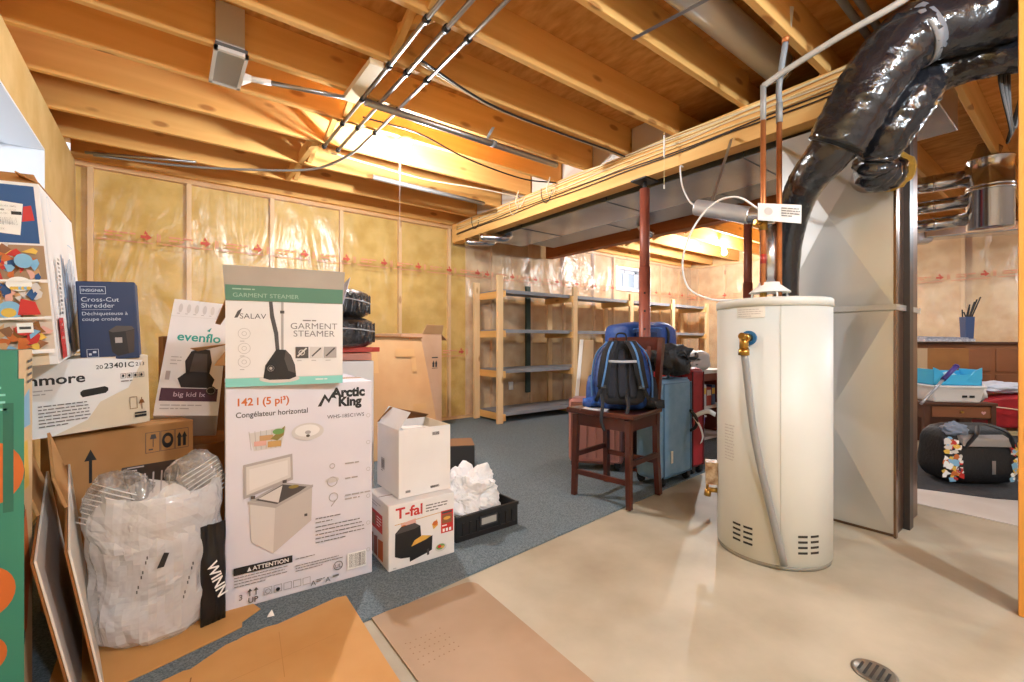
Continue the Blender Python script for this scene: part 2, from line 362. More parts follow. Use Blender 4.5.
printband(lambda x,z,e: V((x,YB-.085-e,z)), 3.4, 6.5, 2.07, f2); printband(lambda x,z,e: V((x,YB-.085-e,z)), 7.5, 8.9, 2.07, f2)
printband(lambda u,z,e: V((X2-.085-e,-u,z)), -5.4, 2.4, 2.03, f3)
# joists: one plank each, lapping over the carrying beam
JY = [y-.019 for y in (-2.40,-1.91,-1.42,-.93,-.45,.04,.53,1.02,1.506,2.03,2.50,2.95,3.36,3.84,4.40,4.95)]
for y in JY:
    dy = random.uniform(-.004,.004)
    if True:
        struct(G().box((XW-.18,y-.019+dy,ZJ),(3.17,y+.019+dy,ZS)).build('ceiling_joist', pine, bev=.003, seg=1))
        struct(G().box((3.21,y+.021+dy,ZJ),(X2,y+.059+dy,ZS)).build('ceiling_joist', pine, bev=.003, seg=1))
struct(G().box((XW-.02,YB-.07,ZJ),(X2,YB+.0,ZS)).build('rim_joist', pine))
struct(G().box((XW-.24,Y2,ZJ),(XW-.19,YB,ZS)).build('rim_joist', pine_y))
struct(G().box((3.12,Y2+.02,2.45),(3.255,5.44,ZJ)).build('ceiling_beam', pine_y, bev=.004))
struct(G().box((4.85,1.45,2.43),(4.99,5.44,ZJ)).build('ceiling_beam', pine_r, bev=.004))
# pale sheet blocking that closes the joist bays above the beam
blk = M('blocking_sheet', '#d9d4cb', .35, .2)
for i in range(9,15):
    struct(G().box((3.185,JY[i]+.062,ZJ+.002),(3.20,JY[i+1]-.022,ZS-.002)).build('bay_blocking', blk))
# solid blocking and cross bridging near mid span
def bridging(x, ya, yb, nm='joist_bridging'):
    g = G(); g.bar((x,ya+.02,ZS-.03),(x,yb-.02,ZJ+.03),.038,.038,0,(1,0,0)); g.bar((x+.04,ya+.02,ZJ+.03),(x+.04,yb-.02,ZS-.03),.038,.038,0,(1,0,0))
    struct(g.build(nm, pine_y))
for i in range(8,15): bridging(1.02, JY[i], JY[i+1])
for i in range(8,15): bridging(6.2, JY[i], JY[i+1])
for i in (13,14): struct(G().box((.93,JY[i]+.02,ZJ-.002),(.97,JY[i+1]-.02,ZJ+.09)).build('joist_bridging', pine_y))
# ------------------------------------------------------------------ lamps
bulb_m = M('lit_bulb', '#fff4e2', .3)
def bulb_mat(name, L, col):
    m = bpy.data.materials.new(name); m.use_nodes = True; p = m.node_tree.nodes['Principled BSDF']
    p.inputs['Emission Color'].default_value = col; p.inputs['Emission Strength'].default_value = L; p.inputs['Base Color'].default_value = (1,1,1,1); return m
porcelain = M('porcelain', '#f4f1ec', .3)
def lamp(x, y, label, L, r=.034, col=(1,.93,.82,1), cord=None):
    t = thing('ceiling_lamp', label, 'lamp', (x,y,ZJ), group='bare bulb lamps under the joists')
    G().lathe([(.058,0),(.058,-.012),(.05,-.03),(.036,-.05),(.03,-.095)][::-1], 28).build('lamp_holder', porcelain, t)
    b = [(0,-.115-2.0*r)]+[(r*sin(a), -.115-r*1.0-r*cos(a)) for a in [i*pi/12 for i in range(1,9)]]+[(.017,-.108),(.014,-.09)]
    G().lathe(b, 24).build('bulb', bulb_mat('bulb_glow', L, col), t)
    if cord: G().tube([(-.05,0,-.03),(-.05,0,-cord)], .0016, 6).build('pull_cord', whitep, t)
    return t
K = 1.0
lamp(1.50, 3.345, 'lit bare bulb with a long pull cord under the joists before the yellow wall', 1600*K, .036, (.95,.98,1,1), cord=.74)
lamp(7.28, 3.76, 'lit bare bulb far off above the shelving end, behind the water heater', 2300*K, .036, (.95,.98,1,1))
lamp(.30, -1.15, 'bare bulb lamp behind the camera near the left wall', 520*K, .06, (.76,.885,1,1))  # unseen bulb added as frontal fill
lamp(1.75, -1.15, 'bare bulb lamp behind the camera beside the carrying beam', 900*K, .06, (.76,.885,1,1))  # second unseen bulb, added to lift the faces turned to the camera
lamp(6.4, -.5, 'bare bulb lamp in the back bay beyond the furnace', 480*K, .06, (.76,.885,1,1))  # added out of frame as fill for the right side
# ------------------------------------------------------------------ conduits, pipes and cables on the ceiling
for i,(x, lab) in enumerate(((1.01,'zinc conduit under the joists, the one nearest the left wall, ending short'),(1.12,'middle one of three zinc conduits under the joists'),(1.25,'zinc conduit under the joists whose end bends off as grey cable to the left'))):
    yf = (3.84,3.86,3.37)[i]; t = thing('conduit', lab, 'conduit', (x,0,ZJ-.02), group='zinc conduits under the joists')
    G().tube([(0,-.3,0),(0,yf,0)], .0125 if i < 2 else .011, 10).build('tube', emt, t)
    for j in (8,9,10,11,12,13):
        if JY[j] < yf:
            G().tube([(0,JY[j]-.016,-.0),(0,JY[j]+.016,-.0)], .019, 10).build('clamp', blackp, t)
tag(G().tube(spline([(1.25,3.37,ZJ-.02),(1.2,3.85,ZJ-.045),(1.02,4.3,ZJ-.06),(.6,4.7,ZJ-.04),(.1,5.0,ZJ-.03),(-.5,5.2,ZJ-.02)]), .011, 8).build('grey_cable', M('cable_grey','#8b8a88',.4)), 'grey sheathed cable sagging from the conduit end toward the back left corner', 'cable')
t = thing('drain_pipe', 'long grey pipe across the joist bay from the register to the beam', 'pipe', (0,0,0))
G().tube([(1.02,2.905,2.655),(2.68,2.865,2.625)], .024, 14).build('tube', emt, t, True)
G().tube([(2.0,2.88,2.64),(2.04,2.88,2.64)], .028, 14).build('coupling', greyp, t, True)
G().bar((1.93,2.75,2.695),(2.03,3.02,2.695),.02,.004).build('strap', steel, t, True)
t = thing('wall_register_boot', 'white louvred register on a flat sheet metal boot hung from the joists', 'vent', (.28,3.05,2.7))
G().box((-.075,-.17,.0),(.06,-.155,.235)).box((-.075,-.17,-.004),(.06,.05,.0)).build('boot', M('boot_sheet','#c9c6c0',.45,.3), t)
fr = G(); 
for a,b in (((-.085,-.21),(.075,-.188)),((-.085,.17),(.075,.192)),((-.085,-.21),(-.068,.192)),((.058,-.21),(.075,.192))): fr.box((a[0],a[1],-.05),(b[0],b[1],-.03))
fr.build('frame', M('register_white','#dcdad6',.4), t)
sl = G()
for q in range(20): yy = -.18+q*.0178; sl.bar((-.068,yy,-.042),(.058,yy,-.042),.009,.002,0,(0,.7,.7))
sl.build('louvre', M('louvre_grey','#b4b2af',.4), t)
G().box((-.08,-.205,-.031),(.07,.187,-.008)).build('box', M('register_dark','#5d5a57',.6), t)
t = thing('branch_pipe', 'slim white branch pipe running from the louvred register to a block', 'pipe', (0,0,0))
g = G(); g.hexa([(.355,3.08,2.64),(.40,3.07,2.655),(.40,3.10,2.655),(.355,3.15,2.64),(.355,3.08,2.69),(.40,3.07,2.68),(.40,3.10,2.68),(.355,3.15,2.69)]); g.build('reducer', whitep, t, True)
G().tube([(.40,3.085,2.667),(.50,3.06,2.667)], .017, 12).build('collar', whitep, t, True)
G().tube([(.50,3.06,2.667),(.90,2.94,2.66)], .014, 12).build('tube', emt, t, True)
struct(G().box((.905,2.50,2.665),(.985,2.985,2.70)).build('joist_bridging', M('pale_block','#ead7b4',.6)))
# cable runs stapled along the joist sides
for nm,lab,pts,m,r in (
  ('joist_cable','white sheathed cable along the joist near the register pipe',[(1.14,2.36,2.69),(1.5,2.45,2.686),(1.83,2.51,2.688),(2.4,2.50,2.684),(2.9,2.50,2.688),(3.08,2.48,2.67)],cable_w,.008),
  ('joist_cable','black cable running beside the white one under the same joist',[(1.14,2.33,2.685),(1.5,2.42,2.672),(1.83,2.48,2.676),(2.4,2.47,2.668),(2.9,2.47,2.68),(3.08,2.45,2.665)],cable_k,.007),
  ('joist_cable','thin dark cable looping along the joist above the bulb',[(1.1,3.18,2.69),(1.5,3.12,2.665),(1.9,3.2,2.63),(2.3,3.3,2.64),(2.75,3.37,2.66),(3.08,3.3,2.68)],cable_k,.007),
  ('joist_cable','pale cable draped between joists behind the bulb',[(1.1,3.95,2.69),(1.5,3.92,2.66),(2.0,3.98,2.67),(2.6,3.93,2.69),(3.1,3.9,2.69)],cable_w,.007)):
    tag(G().tube(spline(pts), r, 8).build(nm, m), lab, 'cable')
tag(G().tube([(1.55,4.20,2.66),(2.8,4.17,2.63)], .022, 12).build('drain_pipe', M('pipe_grey','#9d9c9a',.35,.3)), 'grey pipe deep between the joists behind the lit bulb', 'pipe')
tag(G().tube([(.2,4.85,2.68),(-.55,5.2,2.69)], .012, 8).build('joist_cable', emt), 'bare conduit stub at the far left end of the joists', 'conduit')
# bundles stapled to the face of the beam: every cable its own
labs = ['topmost cream cable along the beam face','second cream cable along the beam face','third cream cable along the beam face','wavy cream cable half way up the beam face','fifth cable along the beam face, pale','sixth cable along the beam face, pale','black cable low on the beam face','thin black cable dipping under the beam bundle']
for i in range(8):
    zz = (2.685,2.672,2.655,2.635,2.622,2.60,2.565,2.545)[i]; pts = []
    for q in range(24):
        yy = -1.2+q*.282; pts.append((3.108-.004*(i%2), yy, zz+noise.noise(V((yy*1.1,i*3.7,0)))*.03+noise.noise(V((yy*4,i*1.7,3)))*.008))
    tag(G().tube(spline(pts,4), .0055 if i < 6 else .0045, 6).build('beam_cable', (cable_y,cable_w,cable_y,cable_y,cable_w,cable_y,cable_k,cable_k)[i]), labs[i], 'cable', 'cables stapled along the carrying beam')
for i,(y,lab) in enumerate(((4.9,'dark cable tie loop near the far end of the beam'),(3.55,'dark cable tie round the beam bundle behind the joist ends'),(4.1,'pale cable tie round the beam bundle'))):
    tag(G().tube(spline([(3.10,y,2.69),(3.09,y-.02,2.6),(3.10,y-.06,2.53),(3.112,y-.12,2.56),(3.11,y-.16,2.66)]), .004, 6).build('cable_tie', (cable_k,cable_k,cable_w)[i]), lab, 'cable tie')
for y,lab in ((3.3,'pale cable loop hanging down from a joist end near the beam, the nearer of two'),(3.8,'pale cable loop hanging down from a joist end near the beam, the farther of two')):
    tag(G().tube(spline([(3.0,y,2.72),(2.98,y+.03,2.6),(3.05,y+.05,2.56),(3.1,y+.02,2.66)]), .006, 6).build('cable_loop', cable_w), lab, 'cable')
# ------------------------------------------------------------------ ducts behind the beam
def duct(name, label, a, b, m=duct_m, seams=()):
    t = thing(name, label, 'duct', ((a[0]+b[0])/2,a[1],a[2]))
    G().box(a, b).build('trunk', m, t, True, bev=.006)
    for y in seams: G().box((a[0]-.006,y-.014,a[2]-.006),(b[0]+.006,y+.014,b[2]+.004)).build('drive_cleat', m, t, True)
    return t
t = duct('supply_trunk_duct', 'wide galvanised trunk duct hung just behind the carrying beam', (3.35,.55,2.44),(4.0,5.0,2.68), duct_m, (1.6,2.9,4.2))
for y0,x1 in ((4.55,3.3),(4.88,3.27)):
    G().tube(spline([(3.45,y0,2.46),(3.38,y0-.02,2.40),(3.26,y0+.0,2.385),(3.05,y0+.1,2.38)],5), .05, 14).build('take_off', chrome, t, True)
dark_d = M('duct_dark', '#6f7a88', .3, .8, bump=.08, bscale=2)
t = duct('return_trunk_duct', 'darker galvanised return duct alongside the trunk, nearer the reddish beam', (4.05,1.0,2.50),(4.62,5.0,2.68), dark_d, (2.2,3.6))
G().tube(spline([(4.5,3.35,2.5),(4.55,3.33,2.44),(4.66,3.3,2.40)],5), .05, 14).build('take_off', chrome, t, True)
t = thing('round_duct', 'round shiny duct lying in the joist bay above the beam', 'duct', (2.0,1.23,2.82))
g = G(); g.tube([(-1.2,0,0),(1.05,0,0)], .085, 32); g.build('pipe', M('duct_round','#d4d5d6',.3,.55,bump=.03,bscale=2), t)
G().tube([(1.02,0,0),(1.07,0,0)], .092, 32).build('collar', chrome, t)
G().bar((.02,-.26,-.125),(-.05,.27,-.125),.022,.004).build('hanger_strap', emt, t)
# steel posts
def post(x, y, ztop, label):
    t = thing('steel_post', label, 'post', (x,y,0), group='steel posts holding up the beams')
    m = M('post_red','#97513f',.45,.0,col2='#864536',scale=5)
    G().tube([(0,0,.01),(0,0,1.72)], .047, 20).build('lower_tube', m, t); G().tube([(0,0,1.5),(0,0,ztop-.07)], .041, 20).build('upper_tube', m, t)
    G().box((-.08,-.08,0),(.08,.08,.012)).build('base_plate', m, t)
    G().box((-.09,-.075,ztop-.012),(.09,.075,ztop)).build('top_plate', M('iron_black','#2a2726',.5,.5), t); G().tube([(0,0,ztop-.08),(0,0,ztop-.012)], .017, 12).build('screw', M('iron_black','#2a2726',.5,.5), t)
    h = G()
    for q in range(6):
        z = .75+q*.15; a = atan2(-y,-x); p = V((cos(a)*.0468,sin(a)*.0468,z)); h.tube([p, p*1.0+V((cos(a)*.002,sin(a)*.002,0))], .009, 10)
    h.build('pin_hole', blackp, t)
post(3.19, 2.33, 2.45, 'rust red steel post rising behind the backpack to the pine beam')
post(4.92, 2.285, 2.43, 'rust red steel post farther back, behind the water heater flue')
# ------------------------------------------------------------------ water heater
HX, HY, HR, HT = 2.565, 1.065, .267, 1.315
t = thing('water_heater', 'tall cream water heater standing on the concrete floor', 'water heater', (HX,HY,0))
enam = M('heater_enamel', '#cfd0c9', .48, col2='#c8c9c1', scale=1.5)
G().lathe([(HR-.006,.018),(HR,.024),(HR,HT-.035)], 72).build('tank_jacket', enam, t)
G().lathe([(HR-.01,0),(HR-.004,.0),(HR-.004,.02)], 64).build('base_ring', M('heater_base','#8f8c82',.5), t)
G().lathe([(HR+.004,HT-.045),(HR+.004,HT-.008),(HR-.004,HT),(.05,HT+.004),(0,HT+.004)], 64).build('top_cap', enam, t)
def cyl(ang, r=HR):   # print map on the jacket: u runs round it, to the viewer's right
    return lambda u, z, e: V(((r+e)*cos(ang+u/r), (r+e)*sin(ang+u/r), z))
VA = atan2(-HY,-HX)   # direction back to where the picture was taken
slot = M('slot_dark','#2b2723',.8)
vents = G()
for c in (-.135,.165):
    for i in range(2):
        for q in range(4):
            a0 = VA+(c-.055+i*.06)/HR; a1 = a0+.045/HR; z = .085+q*.026
            ns = 4; pts = [a0+(a1-a0)*j/ns for j in range(ns+1)]; rr = HR+.0008
            for j in range(ns): vents.add([(rr*cos(pts[j]),rr*sin(pts[j]),z),(rr*cos(pts[j+1]),rr*sin(pts[j+1]),z),(rr*cos(pts[j+1]),rr*sin(pts[j+1]),z+.011),(rr*cos(pts[j]),rr*sin(pts[j]),z+.011)],[(0,1,2,3)])
vents.build('air_vent', slot, t)
a = Art(); seamc = M('seam_line','#a9a799',.5)
for q in range(24): a.rect(.035,.03+q*.052,.002,.052,seamc)
a.build('jacket_seam', cyl(VA), t)
a = Art()
for q in range(8): a.rect(-.165+q*.017,1.215,.017,.055,M('heater_label','#e3e2da',.3))
a.lines(-.155,1.255,.12,4,.011,.003,pale_ink); a.build('rating_label', cyl(VA), t)
a = Art(); 
for q in range(12): a.lines(-.25,.66-q*.016,.12,1,.01,.005,pale_ink,q)
a.build('instruction_print', cyl(VA), t)
def onj(u, z, r): return V((r*cos(VA+u/HR), r*sin(VA+u/HR), z))
n1 = onj(-.10,1.105,HR); 
v = thing; va = G(); va.tube([onj(-.10,1.115,HR-.005), onj(-.10,1.115,HR+.012)], .036, 24); valve = va.build('valve_flange', M('flange_blue','#2f6d9c',.5), t)
G().tube([onj(-.10,1.115,HR+.01), onj(-.10,1.115,HR+.06)], .022, 16).tube([onj(-.105,1.13,HR+.045), onj(-.105,1.045,HR+.045)], .021, 16).tube([onj(-.105,1.06,HR+.045), onj(-.105,1.03,HR+.045)], .026, 8).tube([onj(-.10,1.115,HR+.05), onj(-.10,1.125,HR+.085)], .017, 12).build('relief_valve', brass, t)
G().tube(spline([onj(-.105,1.05,HR+.045), onj(-.06,.6,HR+.035), onj(.045,.04,HR+.03)],10), .0165, 14).build('discharge_pipe', M('pipe_pvc_grey','#8d8d8c',.45), t)
# controls low on the side turned to the shelves
AL = VA-1.42
def onl(z, r, da=0): return V((r*cos(AL+da), r*sin(AL+da), z))
G().bar(onl(.37,HR-.01), onl(.37,HR+.06), .08,.12).build('gas_control', M('control_box','#c7b59a',.5,col2='#8d6a4c',scale=30), t)
G().tube([onl(.27,HR-.01), onl(.27,HR+.05)], .014, 12).tube([onl(.27,HR+.045), onl(.235,HR+.05)], .018, 12).tube([onl(.33,HR+.05),onl(.27,HR+.05)],.008,8).build('drain_valve', brass, t)
# draught hood and flue
hood = G(); hood.lathe([(.10,.045),(.098,.05),(.055,.085),(.052,.1)], 32, c=(0.02,0.02,HT)); hood.build('draft_hood', M('hood_white','#e9e6df',.4), t)
for q in range(4): a_ = pi/4+q*pi/2; G().bar((.02+.095*cos(a_),.02+.095*sin(a_),HT),(.02+.085*cos(a_),.02+.085*sin(a_),HT+.05),.016,.004).build('hood_leg', M('hood_white','#e9e6df',.4), t)
t = thing('flue_pipe', 'shiny metal flue rising from the heater top and elbowing off to the left', 'flue', (HX+.035,HY+.03,HT+.09))
flm = M('flue_metal','#cfd0d2',.25,.95)
G().tube([(0,0,0),(0,0,.32)], .045, 28).build('riser', flm, t)
G().tube(spline([(0,0,.32),(.0,.005,.36),(0,.05,.39),(0,.10,.40)],5), .046, 28).build('elbow', flm, t)
pts = [(-.04*q/40, .10+q*.30/40, .40+.11*q/40) for q in range(41)]
G().tube(pts, [.046+.0022*(q%2) for q in range(41)], 24).build('corrugated_run', M('flue_corrugated','#d4d6da',.38,.7), t)
t = thing('copper_riser', 'copper pipe rising from the heater top, the left one of the pair, with a valve', 'pipe', (2.543,1.10,HT), group='copper risers over the heater')
G().tube([(0,0,0),(0,0,.97)], .0135, 12).build('tube', copper, t); G().tube([(0,0,.97),(0,0,1.16)], .0145, 12).build('insulated_end', M('solder_grey','#9d9a96',.5,.2), t)
G().tube([(0,0,.38),(0,0,.44)], .021, 12).tube([(-.055,.02,.42),(.0,0,.42)], .012, 10).build('shutoff_valve', brass, t); G().tube([(0,0,-.0),(0,0,.05)], .018, 10).build('union', brass, t)
G().tube([(0,0,.20),(0,0,.25)], .0155, 12).build('red_collar', M('collar_red','#a33428',.4), t)
t = thing('copper_riser', 'copper pipe right beside the flue, the right one of the pair', 'pipe', (2.592,1.04,HT), group='copper risers over the heater')
G().tube([(0,0,0),(0,0,.95)], .0135, 12).build('tube', copper, t); G().tube([(0,0,.95),(0,0,1.05)], .0165, 12).build('coupling', M('solder_grey','#9d9a96',.5,.2), t)
G().tube(spline([(0,0,1.05),(.0,-.0,1.15),(.0,-.03,1.36)],6), .0145, 12).build('grey_run', greyp, t); G().tube([(0,-.03,1.36),(0,-.035,1.40)], .018, 10).build('elbow', copper, t); G().tube([(0,-.035,1.40),(0,-.05,1.53)], .02, 12).build('foam_sleeve', whitep, t)
t = thing('plastic_water_pipe', 'grey plastic water pipe slanting up from the left copper riser', 'pipe', (2.543,1.10,2.47))
G().tube(spline([(0,0,0),(.01,-.1,.035),(.0,-.35,.08),(.0,-.6,.12),(0,-.66,.2),(0,-.68,.4)],8), .0155, 12).build('tube', M('pex_grey','#b5ada3',.45), t)
t = thing('hanging_tag', 'white printed instruction tag wired to the copper pipes above the heater', 'tag', (2.48,1.02,1.74))
g = G().sheet([(-.0,.08,-.0),(.07,-.10,-.045),(.075,-.10,.05),(.0,.08,.09)], .002); g.build('card', paper, t)
p0,p1,p3 = V((-.0,.08,-.0)),V((.07,-.10,-.045)),V((.0,.08,.09)); ex=(p1-p0).normalized(); ez=(p3-p0).normalized(); nn=ex.cross(ez)
a = Art(); a.lines(.11,.07,.09,4,.013,.004,g3); a.ell(.05,.05,.02,.02,g1); a.build('print', lambda u,z,e: p0+ex*u+ez*z+(nn*(e+.003)), t)
tag(G().tube(spline([(2.49,1.1,1.80),(2.42,1.18,1.87),(2.40,1.3,1.86),(2.40,1.42,1.75),(2.42,1.5,1.58),(2.46,1.49,1.42),(2.5,1.38,1.345),(2.53,1.26,1.33)]), .0055, 8).build('plastic_tube', whitep), 'thin white plastic tube arching from the pipe valve down to the heater top', 'tube')
tag(G().tube(spline([(3.10,1.92,2.42),(3.0,1.88,2.38),(2.9,1.80,2.2),(2.75,1.65,2.02),(2.60,1.50,1.93)]), .0055, 8).build('plastic_tube', whitep), 'white wire hanging from the beam to the end of the corrugated flue', 'wire')
t_ = tag(G().bar((3.1,1.55,2.5),(2.60,1.42,1.93),.022,.002,0,(1,0,0)).build('hanger_strap', emt), 'perforated metal strap holding up the corrugated flue', 'strap')
for lab,x,y,z0,z1 in (('pull cord hanging from the ceiling in front of the steel post',3.03,2.035,2.93,2.30),):
    t = thing('pull_cord', lab, 'cord', (x,y,z0)); G().tube([(0,0,0),(0,0,z1-z0)], .0025, 6).build('string', cable_y, t); G().tube([(0,0,z1-z0),(0,0,z1-z0-.03)], .006, 8).build('toggle', whitep, t)
    G().box((-.006,-.004,-.42),(.006,.004,-.25)).build('cleat', whitep, t)
# ------------------------------------------------------------------ furnace plenum
FX, FY0, FY1, FZ = 3.22, .70, 1.30, 1.29
t = thing('furnace_plenum', 'tall galvanised furnace duct box with crossed panel creases beside the heater', 'furnace', (FX+.39,(FY0+FY1)/2,0))
fm = M('plenum_metal','#c9cbca',.32,.55,col2='#bfc0bd',scale=1.2,bump=.03,bscale=2); fe = M('plenum_side_reflection','#7c6252',.34,.8)  # brown of coppery reflections is put into the side metal's colour
def crossbreak(z0, z1, name):
    g = G(); c = (FX-.045,(FY0+FY1)/2,(z0+z1)/2); q = [(FX,FY0,z0),(FX,FY1,z0),(FX,FY1,z1),(FX,FY0,z1)]
    g.add(q+[c], [(0,1,4),(1,2,4),(2,3,4),(3,0,4)])
    b = [(FX+.012,y,z) for _,y,z in q]; g.add(q+b, [(0,1,5,4),(1,2,6,5),(2,3,7,6),(3,0,4,7),(4,5,6,7)])
    g.build(name, fm, t, True)
crossbreak(.02, FZ-.004, 'lower_panel'); crossbreak(FZ+.004, 2.42, 'upper_panel')
G().box((FX+.012,FY0,.0),(3.76,FY1,2.42)).build('cabinet', fe, t, True, bev=.004)
G().box((FX-.012,FY0-.014,FZ-.016),(3.76,FY1+.01,FZ+.016)).build('drive_cleat', fm, t, True)
G().box((FX-.004,FY0-.012,.0),(FX+.03,FY0,2.42)).build('corner_flange', M('flange_reflection_brown','#8a6f5e',.25,.9), t, True)  # same coppery reflection, painted as the flange's brown
G().box((3.42,FY0-.03,.0),(3.50,FY0,2.42)).build('side_flange', M('flange_grey','#4d4744',.4,.7), t, True)
# insulated flexible ducts in black sleeve
sleeve = M('black_sleeve','#16161a',.16,0,col2='#222226',scale=6,bump=.6,bscale=16,coat=.6,detail=6)
def crinkle(seed, a=.09):
    def f(i,k,n): return 1+a*noise.noise(V((i*.55,k*.9,seed)))+a*.5*noise.noise(V((i*1.7,k*2.1,seed+5)))
    return f
t = thing('insulated_duct', 'fat black wrapped flexible duct sweeping from the ceiling down behind the heater', 'duct', (2.87,.39,2.5))
path = spline([(2.95,-.6,2.545),(2.97,-.15,2.55),(2.968,.132,2.55),(2.84,.337,2.53),(2.70,.512,2.49),(2.635,.624,2.355),(2.605,.708,2.204),(2.606,.79,2.06)],12)
nn_ = len(path); G().tube(path, [.138-.012*max(0,(q/nn_-.7)/.3) for q in range(nn_)], 40, rf=crinkle(1)).build('upper_sleeve', sleeve, t, True)
path = spline([(2.606,.785,2.07),(2.617,.842,2.01),(2.67,.93,1.948),(2.76,1.02,1.855),(2.86,1.105,1.655),(2.955,1.15,1.35),(2.97,1.15,1.1),(2.97,1.15,.9)],10)
nn_ = len(path); G().tube(path, [.108-.04*min(1,q/nn_*1.5) for q in range(nn_)], 32, rf=crinkle(9,.05)).build('lower_sleeve', sleeve, t, True)
G().tube([(2.715,.495,2.498),(2.69,.53,2.472)], .141, 36, rf=lambda i,k,n: 1+.01*sin(k)).build('tape_band', M('band_grey','#8d8d90',.3,.4), t, True)
G().tube([(2.606,.77,2.10),(2.608,.80,2.055)], .118, 30).build('strap_band', M('band_black','#0e0e10',.3), t, True)
t = thing('insulated_duct', 'second black wrapped duct branching short and ending in a bunched bulge over the furnace', 'duct', (2.95,.5,2.30))
path = spline([(3.03,-.4,2.30),(3.03,.0,2.33),(3.0,.26,2.385),(2.925,.48,2.375),(2.86,.565,2.26),(2.835,.64,2.12),(2.86,.70,2.03)],12)
nn_ = len(path); G().tube(path, [.075+.035*sin(pi*min(1,max(0,(q/nn_-.40)/.6)))  for q in range(nn_)], 40, rf=crinkle(4,.12)).build('sleeve', sleeve, t, True)
path = spline([(2.85,.68,2.06),(2.90,.71,2.0),(3.0,.71,1.985),(3.15,.70,2.03)],8); nn_ = len(path)
G().tube(path, [.085+.012*sin(q*1.3) for q in range(nn_)], 32, rf=crinkle(14,.14)).build('bunched_end', sleeve, t, True)
G().tube([(3.14,.70,2.03),(3.18,.70,2.04)], .105, 28, rf=crinkle(3,.1)).build('fibre_edge', M('fibre_yellow','#c9a24a',.95,bump=.6,bscale=60), t, True)
G().tube([(3.18,.80,2.04),(3.222,.80,2.04)], .09, 28).build('collar', steel, t, True)
# ------------------------------------------------------------------ cartons
def carton(name, label, pos, rot, size, mat, cat='box', closed=True, th=.005, inside=None, lip=None):
    """cardboard box: root at its lower front left corner, x along the front, y away"""
    w,d,h = size; t = thing(name, label, cat, pos, *rot); g = G()
    if closed:
        g.box((0,0,0),(w,d,h)); g.build('body', mat, t, bev=.004, seg=2)
        s = G(); s.box((.004,d/2-.0015,h-.001),(w-.004,d/2+.0015,h+.0012)); s.build('flap_seam', M('seam_brown','#7d6142',.8), t)
    else:
        g.tray(w,d,h,th)
        g.build('body', mat, t, bev=.0015, seg=1)
    return t
def flap(t, quad, mat, th=.004, name='flap'): return G().sheet(quad, th).build(name, mat, t, bev=.001, seg=1)
# --- chest freezer carton
W,D,H = .585,.55,.904
t = carton('freezer_carton', 'large white chest freezer carton standing on the floor, orange and black print', (.184,2.135,.009), (-4.6,0,0), (W,D,H), lilac)
a = Art()
a.text('142 l (5 pi³)', .035,.826,.043,orange,bold=.016,sx=.97); a.text('Congélateur horizontal', .035,.778,.031,g3,bold=.01,sx=.93)
a.poly([(.345,.80),(.375,.855),(.39,.83),(.41,.862),(.425,.83),(.405,.838),(.392,.812),(.376,.835),(.36,.80)], ink)
a.text('Arctic', .405,.838,.058,ink,bold=.03,sx=1.0); a.text('King', .432,.796,.056,ink,bold=.03,sx=1.0); a.text('WHS-185C1WS', .385,.742,.024,g3,sx=1.0)
# wire basket with food
bk = Art()
bk.poly([(.08,.64),(.22,.655),(.20,.57),(.10,.565)], g1)
for q in range(7): bk.line(.09+q*.018,.57,.082+q*.021,.648,.002,g2)
bk.rect(.10,.585,.045,.02,pinkp); bk.rect(.12,.605,.05,.022,kraft_l); bk.rect(.15,.575,.05,.025,M('print_tan','#c49a5c',.5)); bk.poly([(.16,.61),(.215,.66),(.21,.62),(.185,.60)], M('print_olive','#8b7a3c',.5)); bk.ell(.19,.638,.022,.012,greenp)
bk.ell(.305,.625,.065,.038,g1); bk.ell(.303,.630,.05,.026,white); bk.ell(.305,.622,.012,.008,g2); bk.ell(.305,.607,.008,.006,g3)
for k_,q_,m_ in bk.it: a.poly([(x,z+.07) for x,z in q_], m_)
# the freezer itself, lid up
fz = Art()
fz.poly([(.062,.50),(.243,.525),(.246,.405),(.063,.35)], g2); fz.poly([(.072,.49),(.235,.512),(.237,.417),(.073,.366)], g1); fz.poly([(.083,.478),(.225,.498),(.226,.428),(.084,.383)], M('print_grey_pale','#dcd8d4',.5))
fz.poly([(.083,.338),(.2,.288),(.322,.365),(.205,.40)], g2); fz.poly([(.105,.338),(.2,.298),(.30,.362),(.205,.39)], g3); fz.poly([(.115,.342),(.19,.31),(.205,.385)], g1)
fz.poly([(.083,.338),(.178,.30),(.170,.085),(.09,.155)], g1); fz.poly([(.178,.30),(.322,.368),(.318,.20),(.170,.085)], M('print_grey_soft','#bdb7b2',.5))
fz.poly([(.078,.338),(.178,.302),(.325,.368),(.325,.356),(.178,.288),(.078,.326)], g2); fz.rect(.088,.345,.016,.014,g3); fz.rect(.205,.395,.016,.014,g3); fz.rect(.29,.225,.012,.012,g3); fz.ell(.248,.372,.02,.008,M('print_olive','#8b7a3c',.5))
up_ = lambda q: [(x,.119+.93*z) for x,z in q]
for k_,q_,m_ in fz.it: a.poly(up_(q_), m_)
